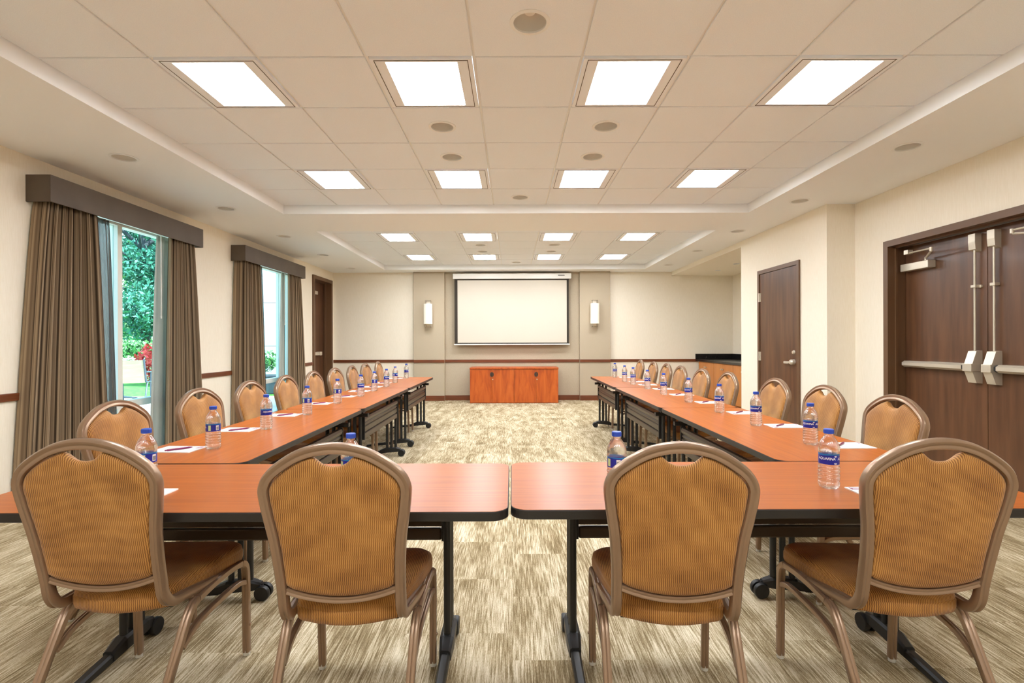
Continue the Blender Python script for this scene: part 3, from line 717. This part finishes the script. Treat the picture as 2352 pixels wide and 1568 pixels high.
for k, y in enumerate((2.234, 4.037, 5.840)):
    spots.append((-1.19 - hw, y + hl, -PI / 2, f"{['nearest', 'middle', 'farthest'][k]} table of the window-side row", ''))
for k, y in enumerate((2.245, 4.047, 5.870)):
    spots.append((1.185 + hw, y + hl, PI / 2, f"{['nearest', 'middle', 'farthest'][k]} table of the door-side row", ''))
for i, (x, y, rz, t, _) in enumerate(spots):
    o = tproto if i == 0 else copy_tree(tproto)
    o.location = (x, y, 0); o.rotation_euler = (0, 0, rz)
    tag(o, f'cherry laminate training table on black legs, {t}', 'table', 'tables set in a U')

# ================================================================== CHAIRS
def make_chair():
    o = empty('banquet_chair')
    TOPZ = .975
    ylean = lambda z: -.205 - .10 * max(0, (z - .44) / .535) - .006 * math.sin(PI * max(0, min(1, (z - .44) / .535)))
    half = [(0, .963), (.05, .958), (.10, .942), (.150, .912), (.184, .882), (.1995, .850), (.200, .82), (.193, .765), (.183, .70), (.177, .63), (.174, .57), (.173, .52)]
    pts = [Vector((x, ylean(z), z)) for x, z in half]
    down = [Vector((.173, ylean(.48) , .475)), Vector((.174, -.196, .443)), Vector((.176, -.170, .427)), Vector((.182, -.12, .421)), Vector((.192, -.05, .412)), Vector((.2, .03, .402))]
    side = pts + down
    full = [Vector((-p.x, p.y, p.z)) for p in reversed(side[1:])] + side
    path = smoothpath(full, 4)
    # fluted flat tube: wide across the plane of the back, two ridges on both faces
    W_, D_ = .0152, .0145
    prof = []
    for a, b in ((-1, -.55), (-.75, -1), (-.25, -1), (-.1, -.84), (.1, -.84), (.25, -1), (.75, -1), (1, -.55), (1, .55), (.75, 1), (.25, 1), (.1, .84), (-.1, .84), (-.25, 1), (-.75, 1), (-1, .55)):
        prof.append((a * W_, b * D_))
    MB().tube(path, prof, normal=(1, 0, 0)).build('back_frame', M['frame'], o, smooth=50)
    # lower rail of the back
    rl = [Vector((x, ylean(.5) + .0, .530 - .036 * (1 - (x / .166) ** 2))) for x in [-.166 + .332 * k / 14 for k in range(15)]]
    rl = [Vector((p.x, ylean(p.z), p.z)) for p in rl]
    MB().tube(rl, [(a * .72, b * .72) for a, b in prof], normal=(0, 0, 1)).build('back_rail', M['frame'], o, smooth=50)
    # upholstered back with the hand-hold scoop
    ol = []
    ins = .0145
    inner = [(.066, .9365), (.10, .923), (.140, .899), (.170, .873), (.1845, .848), (.1855, .82), (.179, .765), (.169, .70), (.163, .63), (.1605, .575), (.160, .545)]
    sc = [(0, .909), (.018, .911), (.034, .918), (.047, .929), (.057, .937)]
    right = [Vector((x, z)) for x, z in sc + inner]
    right = [Vector((p.x, p.y)) for p in smoothpath([(x, z, 0) for x, z in right], 2)]
    bot = [Vector((x, .542 - .036 * (1 - (x / .166) ** 2))) for x in [.14, .105, .07, .035, 0]]
    R = right + bot
    loop = R + [Vector((-p.x, p.y)) for p in reversed(R[1:-1])]
    cen = Vector((0, .72)); loops = []
    for sgn, sched in ((1, [(.0, .0), (.35, .016), (.7, .022), (.9, .021), (.965, .016), (1.0, .004)]), (-1, [(1.0, -.004), (.965, -.013), (.9, -.017), (.7, -.018), (.35, -.015), (.0, -.014)])):
        for k, off in sched:
            kk = max(k, .02); oy = off if k > .01 else (.017 if sgn > 0 else -.014)
            loops.append([(cen.x + (p.x - cen.x) * kk, ylean(cen.y + (p.y - cen.y) * kk) + oy, cen.y + (p.y - cen.y) * kk) for p in loop])
    MB().rings(loops).build('backrest', M['cord'], o, smooth=60)
    # seat cushion
    def so(d, back_bow=0.0):
        fw, bw, y0, y1 = .218 - d, .172 - d, -.160 + d, .245 - d
        pts = []
        for (x, y) in arc(fw - .06, y1 - .06, .06, 0, 90, 6): pts.append((x, y))
        for (x, y) in arc(-fw + .06, y1 - .06, .06, 90, 180, 6): pts.append((x, y))
        for k in range(1, 6): t = k / 6; pts.append((-fw + (fw - bw) * t ** 1.2, y1 - .06 + (y0 + .05 - (y1 - .06)) * t))
        for (x, y) in arc(-bw + .045, y0 + .045, .045, 180, 250, 4): pts.append((x, y))
        for k in range(1, 6): t = k / 6; x = (-bw + .03) + 2 * (bw - .03) * t; pts.append((x, y0 - .03 * math.sin(PI * t)))
        for (x, y) in arc(bw - .045, y0 + .045, .045, 290, 360, 4): pts.append((x, y))
        for k in range(1, 6): t = 1 - k / 6; pts.append((fw - (fw - bw) * t ** 1.2, y1 - .06 + (y0 + .05 - (y1 - .06)) * t))
        return pts
    def lv(d, z, crown=0): return [(x, y, z) for x, y in so(d)]
    sl = [lv(.012, .392), lv(.003, .398), lv(0, .412), lv(0, .434), lv(.003, .4395), lv(.002, .442), lv(.004, .452), lv(.016, .463), lv(.05, .469)]
    base = so(.05)
    for k in (.6, .25, .02): sl.append([(x * k, .04 + (y - .04) * k, .469 + .006 * (1 - k)) for x, y in base])
    MB().rings(sl).build('seat', M['cord'], o, smooth=50)
    MB().box(-.15, .15, -.13, .2, .385, .393).build('seat_pan', M['darkmetal'], o)
    # legs, side rails and braces
    lp = [(a * .013, b * .013) for a, b in ((-1, -.7), (-.7, -1), (-.2, -1), (0, -.8), (.2, -1), (.7, -1), (1, -.7), (1, .7), (.7, 1), (.2, 1), (0, .8), (-.2, 1), (-.7, 1), (-1, .7))]
    for s in (-1, 1):
        def leg(path, foot, nm='leg'):
            l = MB().tube([Vector((s * x, y, z)) for x, y, z in path], lp, normal=(s, 0, 0))
            if path[0][1] > 0: l.lathe([(.001, .005), (.006, .004), (.0065, 0)], 10, (.2265, .2335, .125), 'X') if s > 0 else l.lathe([(.001, -.005), (.006, -.004), (.0065, 0)], 10, (-.2265, .2335, .125), 'X')
            L = l.build(nm, M['frame'], o, smooth=45)
            fx, fy = foot
            MB().lathe([(.010, 0), (.0135, .002), (.0135, .012), (.0115, .021)], 12, (s * fx, fy, 0)).build('glide', M['glide'], L, smooth=40)
            return L
        leg(smoothpath([(.213, .235, .015), (.2135, .233, .10), (.2145, .229, .24), (.215, .225, .335), (.2145, .214, .372), (.212, .188, .390)], 3), (.213, .235))
        leg(smoothpath([(.196, -.343, .015), (.197, -.30, .085), (.199, -.20, .25), (.2005, -.145, .34), (.2015, -.115, .375), (.203, -.085, .389)], 3), (.196, -.343))
        MB().tube(smoothpath([(s * .2118, .186, .390), (s * .209, .10, .398), (s * .206, .0, .397), (s * .2032, -.083, .389)], 3), lp, normal=(s, 0, 0)).build('side_rail', M['frame'], o, smooth=45)
        MB().tube(smoothpath([(s * .2145, .222, .30), (s * .212, .16, .318), (s * .207, .02, .318), (s * .203, -.09, .305), (s * .1995, -.165, .27)], 4), [(a * .8, b * .8) for a, b in lp], normal=(s, 0, 0)).build('brace', M['frame'], o, smooth=45)
        MB().box(s * .172, s * .20, -.10, -.07, .40, .416, .002).box(s * .17, s * .205, .10, .13, .392, .408, .002).build('rail_bracket', M['frame'], o)
    index_tree(o); return o
cproto = make_chair()
LY = [2.48, 3.13, 3.75, 4.37, 4.98, 5.58, 6.16, 6.74, 7.36]
RY = [2.63, 3.24, 3.84, 4.64, 5.21, 5.8585, 6.425, 7.005, 7.69]
cspots = [(-.516, 1.727, .035, 'front row, left of the aisle gap'), (.503, 1.722, -.085, 'front row, right of the aisle gap'),
          (-1.282, 1.80, .03, 'front row, far left in the foreground'), (1.264, 1.765, -.06, 'front row, far right in the foreground')]
for k, y in enumerate(LY): cspots.append((-1.655 + random.uniform(-.012, .012), y, -PI / 2 + random.uniform(-.04, .04), f'window-side row, {ORD[k]} from the camera'))
for k, y in enumerate(RY): cspots.append((1.70 - (.03 if k > 3 else 0) + random.uniform(-.012, .012), y, PI / 2 + (0 if k in (5, 8) else random.uniform(-.012, .012)), f'door-side row, {ORD[k]} from the camera'))
for i, (x, y, rz, t) in enumerate(cspots):
    o = cproto if i == 0 else copy_tree(cproto)
    o.location = (x, y, 0); o.rotation_euler = (0, 0, rz)
    tag(o, f'gold upholstered banquet chair with bronze frame, {t}', 'chair', 'banquet chairs around the tables')

# ================================================================== BOTTLES
def text_mesh(txt, size):
    cu = bpy.data.curves.new('lettering', 'FONT'); cu.body = txt; cu.size = size; cu.align_x = 'CENTER'; cu.align_y = 'CENTER'; cu.shear = .2; cu.offset = size * .018; cu.space_character = .92
    ob = bpy.data.objects.new('lettering', cu); C.objects.link(ob)
    dg = bpy.context.evaluated_depsgraph_get(); me = bpy.data.meshes.new_from_object(ob.evaluated_get(dg))
    v = [p.co[:] for p in me.vertices]; f = [tuple(p.vertices) for p in me.polygons]
    bpy.data.objects.remove(ob); bpy.data.curves.remove(cu); bpy.data.meshes.remove(me); return v, f
LR = .0334
def wrap(v, a0, z0, r): return [(r * math.sin(a0 + x / r), -r * math.cos(a0 + x / r), z0 + y) for x, y, _ in v]
def patch(a0, a1, z0, z1, r, n=6):
    mb = MB(); v = []
    for k in range(n + 1):
        a = a0 + (a1 - a0) * k / n
        for z in (z0, z1): v.append((r * math.sin(a), -r * math.cos(a), z))
    return mb.add(v, [(2 * k, 2 * k + 2, 2 * k + 3, 2 * k + 1) for k in range(n)])
def make_bottle():
    o = empty('water_bottle')
    prof = [(.0001, .004), (.012, .005), (.022, .001), (.027, .0), (.0315, .004), (.0345, .012), (.0352, .018)]
    for k in range(25):
        z = .021 + k * .0027; prof.append((.0340 + .0017 * math.cos(2 * PI * k / 5), z))
    prof += [(.0335, .0885), (.0327, .090), (.0327, .127), (.0338, .1285), (.0348, .136), (.0345, .146), (.0325, .157), (.0285, .168), (.0225, .178), (.0165, .1865), (.0138, .191), (.0138, .1975), (.0162, .1985), (.0162, .2), (.0125, .2), (.0125, .21)]
    n = 32; mb = MB().lathe(prof, n)
    # petal base and wavy ribs
    vv = []
    for i, (x, y, z) in enumerate(mb.v):
        a = math.atan2(y, x)
        if z < .004: z = max(0, z + .0025 * (1 + math.cos(5 * a)) / 2 * (1 if math.hypot(x, y) > .015 else 0))
        if .025 < z < .083: z += .0018 * math.sin(3 * a)
        vv.append((x, y, z))
    mb.v = vv; mb.build('bottle_body', M['bottle'], o, smooth=60)
    cp = MB().lathe([(.0148, .197), (.0166, .1975), (.0166, .2115), (.0155, .2135), (.0001, .2137)], 28)
    rb = []
    for k in range(28):
        a = 2 * PI * k / 28; cp.box(.0163 * math.cos(a) - .0006, .0163 * math.cos(a) + .0006, .0163 * math.sin(a) - .0006, .0163 * math.sin(a) + .0006, .199, .2105)
    cp.build('cap', M['cap'], o)
    lb = MB(); n = 48; v = []
    for k in range(n):
        a = 2 * PI * k / n
        for z in (.0895, .122 + .0016 * math.sin(2 * a)): v.append((LR * math.sin(a), -LR * math.cos(a), z))
    lb.add(v, [(2 * k, 2 * ((k + 1) % n), 2 * ((k + 1) % n) + 1, 2 * k + 1) for k in range(n)])
    L = lb.build('label', M['label'], o, smooth=60)
    tb = MB(); v = []
    for k in range(n):
        a = 2 * PI * k / n
        for z in (.122 + .0016 * math.sin(2 * a), .1265 + .0006 * math.sin(5 * a)): v.append((LR * math.sin(a), -LR * math.cos(a), z))
    tb.add(v, [(2 * k, 2 * ((k + 1) % n), 2 * ((k + 1) % n) + 1, 2 * k + 1) for k in range(n)]).build('label_crest', M['teal'], L, smooth=60)
    tv, tf = text_mesh('AQUAFINA', .0125)
    lt = MB()
    for a0 in (0.0, math.radians(118)): lt.add(wrap(tv, a0, .110, LR + .0004), tf)
    lt.build('lettering', M['ink_white'], L)
    sm = MB()
    for a0 in (math.radians(52), ):
        for z, wd in ((.1205, .12), (.1175, .1), (.0955, .16), (.0925, .13)): sm.v, sm.f = sm.v, sm.f; sm.add(*(lambda p: (p.v, p.f))(patch(a0 - wd, a0 + wd, z - .0009, z + .0009, LR + .0004)))
    sm.build('small_print', M['ink_white'], L)
    A = math.radians(205); patch(A - .28, A + .1, .094, .1205, LR + .0004).build('nutrition_panel', M['ink_green'], L)
    B = math.radians(262); patch(B - .22, B + .22, .095, .119, LR + .0004).build('barcode_panel', M['ink_white'], L)
    bc = MB()
    for k in range(9): q2 = patch(B - .17 + .04 * k, B - .17 + .04 * k + .014 + .008 * (k % 3), .097, .113, LR + .0008, 1); bc.add(q2.v, q2.f)
    bc.build('barcode', M['ink_black'], L)
    index_tree(o); return o
bproto = make_bottle()
LBX = [(-1.51, 2.55), (-1.514, 3.11), (-1.51, 3.72), (-1.525, 4.41), (-1.49, 4.975), (-1.50, 5.5), (-1.50, 6.03), (-1.53, 6.61), (-1.55, 7.40)]
RBX = [(1.535, 2.60), (1.54, 3.19), (1.546, 3.77), (1.54, 4.41), (1.515, 5.05), (1.514, 5.65), (1.49, 6.22), (1.49, 6.69), (1.52, 7.47)]
bs = [(1.153, 1.84, -.25, 'front table, right foreground beside the notepad'), (.372, 1.80, 1.9, 'front table, behind the chair right of the aisle gap'),
      (-.569, 1.78, 1.7, 'front table, behind the chair left of the aisle gap'), (-1.368, 1.888, 2.5, 'front table, far left behind the corner chair')]
yawL = [2.3, .3, 2.0, 2.2, .2, 1.8, .4, 1.2, .6]
for k, (x, y) in enumerate(LBX): bs.append((x, y, yawL[k], f'window-side table row, {ORD[k]} from the camera'))
for k, (x, y) in enumerate(RBX): bs.append((x, y, -.45 + .12 * math.sin(k * 2.3), f'door-side table row, {ORD[k]} from the camera'))
for i, (x, y, a, t) in enumerate(bs):
    o = bproto if i == 0 else copy_tree(bproto)
    # turn the chosen side of the label towards the middle of the near end of the room
    o.location = (x, y, TZ); o.rotation_euler = (0, 0, math.atan2(-x, y) * -1 * -1 + a - .0)
    tag(o, f'clear water bottle with blue cap, {t}', 'bottle', 'water bottles on the tables')

# ================================================================== NOTEPADS AND PENS
def make_pad():
    o = empty('notepad')
    MB().box(-.07, .07, -.1025, .1025, 0, .004).build('paper_stack', M['paper'], o)
    lg = MB().box(-.062, -.02, .07, .095, .004, .0044).build('printed_logo', M['magenta'], o)
    MB().box(-.058, -.024, .087, .0895, .0044, .0046).box(-.053, -.03, .0815, .084, .0044, .0046).box(-.056, -.026, .075, .077, .0044, .0046).build('logo_lines', M['ink_white'], lg)
    MB().box(.035, .062, -.097, -.088, .004, .0044).build('footer_print', M['magenta'], o)
    index_tree(o); return o
def make_pen():
    o = empty('pen')
    MB().lathe([(.0022, -.05), (.0048, -.035), (.005, .0), (.0048, .05), (.0045, .058)], 12, (0, 0, .005), 'Y').build('barrel', M['pen'], o, smooth=40)
    MB().lathe([(.0006, -.066), (.0022, -.05)], 10, (0, 0, .005), 'Y').build('tip', M['steel'], o, smooth=40)
    MB().box(-.0018, .0018, .012, .058, .0095, .0115).build('clip', M['steel'], o)
    MB().lathe([(.0035, .058), (.0035, .066), (.001, .068)], 10, (0, 0, .005), 'Y').build('button', M['pen'], o, smooth=40)
    index_tree(o); return o
pproto, nproto = make_pad(), make_pen()
pads = [(-1.2855, 1.735, 0, 'front table, far left behind the corner chair'), (1.274, 1.73, 0, 'front table, far right behind the corner chair')]
for k, (x, y) in enumerate(LBX): pads.append((x - .155, y - .03, -PI / 2, f'window-side table row, {ORD[k]} from the camera'))
for k, (x, y) in enumerate(RBX): pads.append((x + .165, y - .035, PI / 2, f'door-side table row, {ORD[k]} from the camera'))
for i, (x, y, rz, t) in enumerate(pads):
    o = pproto if i == 0 else copy_tree(pproto)
    jit = random.uniform(-.06, .06) if i > 1 else 0
    o.location = (x, y, TZ); o.rotation_euler = (0, 0, rz + jit)
    tag(o, f'white notepad with purple logo, {t}', 'notepad', 'notepads at the seats')
    p = nproto if i == 0 else copy_tree(nproto)
    off = Matrix.Rotation(rz + jit, 3, 'Z') @ Vector((.012, .02, 0))
    p.location = (x + off.x, y + off.y, TZ + .0042); p.rotation_euler = (0, 0, rz + jit + (.75 if x > 0 else -2.3))
    tag(p, f'plum ballpoint pen lying on the notepad, {t}', 'pen', 'pens on the notepads')

# ================================================================== OUTDOORS
struct(MB().box(-16, xo - .0, -6, 12.2, -.16, -.04).build('patio', M['concrete']))
struct(MB().box(-90, -4.3, 12.2, 90, -.18, -.05).box(-90, -16, -10, 12.2, -.18, -.05).build('lawn', M['grass']))
def leaves(mb, c, rad, n, size, rnd, flat=1.0):
    for _ in range(n):
        d = Vector((rnd.gauss(0, 1), rnd.gauss(0, 1), rnd.gauss(0, 1))).normalized() * (rnd.random() ** .45)
        p = Vector(c) + Vector((d.x * rad[0], d.y * rad[1], d.z * rad[2]))
        a = Vector((rnd.gauss(0, 1), rnd.gauss(0, 1), rnd.gauss(0, 1) * flat)).normalized(); b = a.cross(Vector((rnd.gauss(0, 1), rnd.gauss(0, 1), rnd.gauss(0, 1)))).normalized()
        s = size * rnd.uniform(.6, 1.3)
        mb.add([p - a * s, p + b * s * .45, p + a * s, p - b * s * .45], [(0, 1, 2, 3)])
def tree(x, y, h, r, m, lab, seed, nleaf=7000, low=.9):
    rnd = random.Random(seed); o = empty('tree', (x, y, -.06), label=lab, cat='tree', group='trees beyond the patio')
    tk = MB().tube([(0, 0, 0), (.1, .05, h * .3), (-.05, 0, h * .6), (0, 0, h * .85)], CIRC, [.26, .2, .13, .05])
    for k in range(6):
        a = rnd.uniform(0, 2 * PI); z = h * rnd.uniform(.3, .6); tk.tube([(0, 0, z), (math.cos(a) * r * .35, math.sin(a) * r * .35, z + h * .1), (math.cos(a) * r * .7, math.sin(a) * r * .7, z + h * .17)], CIRC, [.12, .07, .03])
    tk.build('trunk', M['bark'], o, smooth=40)
    fo = MB()
    for k in range(26):
        t = rnd.random(); z = h * (low / h + (1 - low / h) * t); rr = r * (1 - .75 * t ** 1.6); a = rnd.uniform(0, 2 * PI); q_ = rr * rnd.uniform(.2, .8)
        leaves(fo, (math.cos(a) * q_, math.sin(a) * q_, z), (r * .38, r * .38, h * .09), nleaf // 26, .12, rnd)
    tag(fo.build('foliage', m, o), kind='stuff')
tree(-18.2, 25.0, 11, 3.4, M['leafA'], 'tall blue-green tree with dark trunk in the middle of the nearer window', 1, 17000, 1.6)
tree(-24.5, 29.0, 12, 4.2, M['leafB'], 'broad green tree behind, partly hidden at the left of the window view', 2, 13000, 2.0)
tree(-27.6, 38.0, 13, 4.2, M['leafA'], 'hazy blue-green tree farther back in the nearer window', 3, 13000, 2.4)
tree(-37.5, 52.0, 16, 5.0, M['leafB'], 'distant green tree far behind the lawn', 4, 13000, 1.8)
tree(-11.0, 26.0, 10, 3.0, M['leafB'], 'green tree hidden behind the window drape on the right', 5, 6000, 2.0)
def shrub(x, y, rx, ry, rz, m, n, size, lab, name, seed, z=-.06):
    rnd = random.Random(seed); o = empty(name, (x, y, z), label=lab, cat='plant')
    fo = MB(); leaves(fo, (0, 0, rz + .06), (rx, ry, rz), n, size, rnd); tag(fo.build('foliage', m, o), kind='stuff')
    st = MB()
    for k in range(6): a = 2 * PI * k / 6; st.tube([(0, 0, 0), (math.cos(a) * rx * .4, math.sin(a) * ry * .4, rz)], CIRC, [.015, .006])
    st.build('stem', M['bark'], o)
shrub(-12.2, 16.6, 2.6, .6, .42, M['leafW'], 3000, .05, 'low white flowering hedge edge beyond the patio lawn', 'flower_hedge', 21)
shrub(-15.0, 18.9, 3.4, .6, .7, M['leafB'], 3500, .09, 'dark green rounded hedge under the tall tree', 'hedge', 22)
shrub(-11.2, 15.7, .5, .4, .62, M['leafR'], 500, .09, 'red leaved plant next to the patio chair', 'red_plant', 23)
shrub(-6.4, 12.9, .85, .15, .28, M['leafB'], 700, .06, 'bright green planting in front of the white building wall', 'shrub', 24, z=.435)
# patio chair (sling) seen from behind, and pedestal table
pc = empty('patio_chair', (-8.38, 11.2, -.04), math.radians(25), label='sand coloured sling patio chair outside the nearer window', cat='chair')
MB().add([(-.24, .20, .40), (.24, .20, .40), (.24, -.22, .42), (-.24, -.22, .42), (-.24, .20, .41), (.24, .20, .41), (.24, -.22, .43), (-.24, -.22, .43)], [(0, 1, 2, 3), (4, 7, 6, 5), (0, 4, 5, 1), (2, 6, 7, 3), (1, 5, 6, 2), (0, 3, 7, 4)]).build('seat', M['sling'], pc)
MB().add([(-.24, -.22, .42), (.24, -.22, .42), (.24, -.40, .92), (-.24, -.40, .92), (-.24, -.23, .42), (.24, -.23, .42), (.24, -.41, .92), (-.24, -.41, .92)], [(0, 1, 2, 3), (4, 7, 6, 5), (0, 4, 5, 1), (2, 6, 7, 3), (1, 5, 6, 2), (0, 3, 7, 4)]).build('backrest', M['sling'], pc)
for s in (-1, 1):
    MB().tube([(s * .26, .26, 0), (s * .26, .22, .42), (s * .26, -.22, .44), (s * .26, -.42, .95)], CIRC, .018).build('side_frame', M['patio_metal'], pc, smooth=40)
    MB().tube([(s * .26, -.10, .43), (s * .26, -.34, 0)], CIRC, .018).build('leg', M['patio_metal'], pc, smooth=40)
    MB().tube([(s * .26, .22, .42), (s * .27, .20, .64), (s * .27, -.28, .66)], CIRC, .016).build('armrest', M['patio_metal'], pc, smooth=40)
pt = empty('patio_table', (-8.95, 11.55, -.04), label='dark pedestal patio table beside the sling chair outside', cat='table')
MB().lathe([(.44, .70), (.45, .71), (.45, .73), (.44, .735)], 32).build('top', M['patio_metal'], pt, smooth=40)
MB().cyl((0, 0, .05), (0, 0, .70), .05, 16).build('pedestal', M['patio_metal'], pt, smooth=40)
for k in range(4):
    a = PI / 2 * k + .4; MB().tube([(0, 0, .07), (math.cos(a) * .32, math.sin(a) * .32, .02)], CIRC, [.03, .018]).build('foot', M['patio_metal'], pt, smooth=40)
# white wing of the building beyond the farther window, planter and column
bw = empty('building_wing', (-6.2, 14.2, -.05), label='white panelled building wing seen through the farther window', cat='building')
for k, (z0, z1) in enumerate(((0, 1.2), (1.215, 2.41), (2.425, 3.6), (3.615, 5.6))): MB().box(-2.4, 2.2, 0, .3, z0, z1).build('facade_panel', M['ext'], bw)
MB().box(-2.38, 2.18, .05, .28, 0, 5.55).build('backing_wall', M['planter'], bw)
pl_ = empty('planter_box', (-6.3, 12.9, -.04), label='dark planter box in front of the white building wing', cat='planter')
MB().box(-1.2, 1.2, -.2, .2, 0, .42, .01).build('trough', M['planter'], pl_); MB().box(-1.25, 1.25, -.25, .25, .42, .47, .01).build('rim', M['planter'], pl_)
pcx = empty('porch_column', (-6.83, 8.35, -.04), label='white square porch column just outside the nearer window', cat='column')
MB().box(-.16, .16, -.16, .16, .2, 4.0, .005).build('shaft', M['ext'], pcx); MB().box(-.22, .22, -.22, .22, 0, .2, .01).build('plinth', M['ext'], pcx)
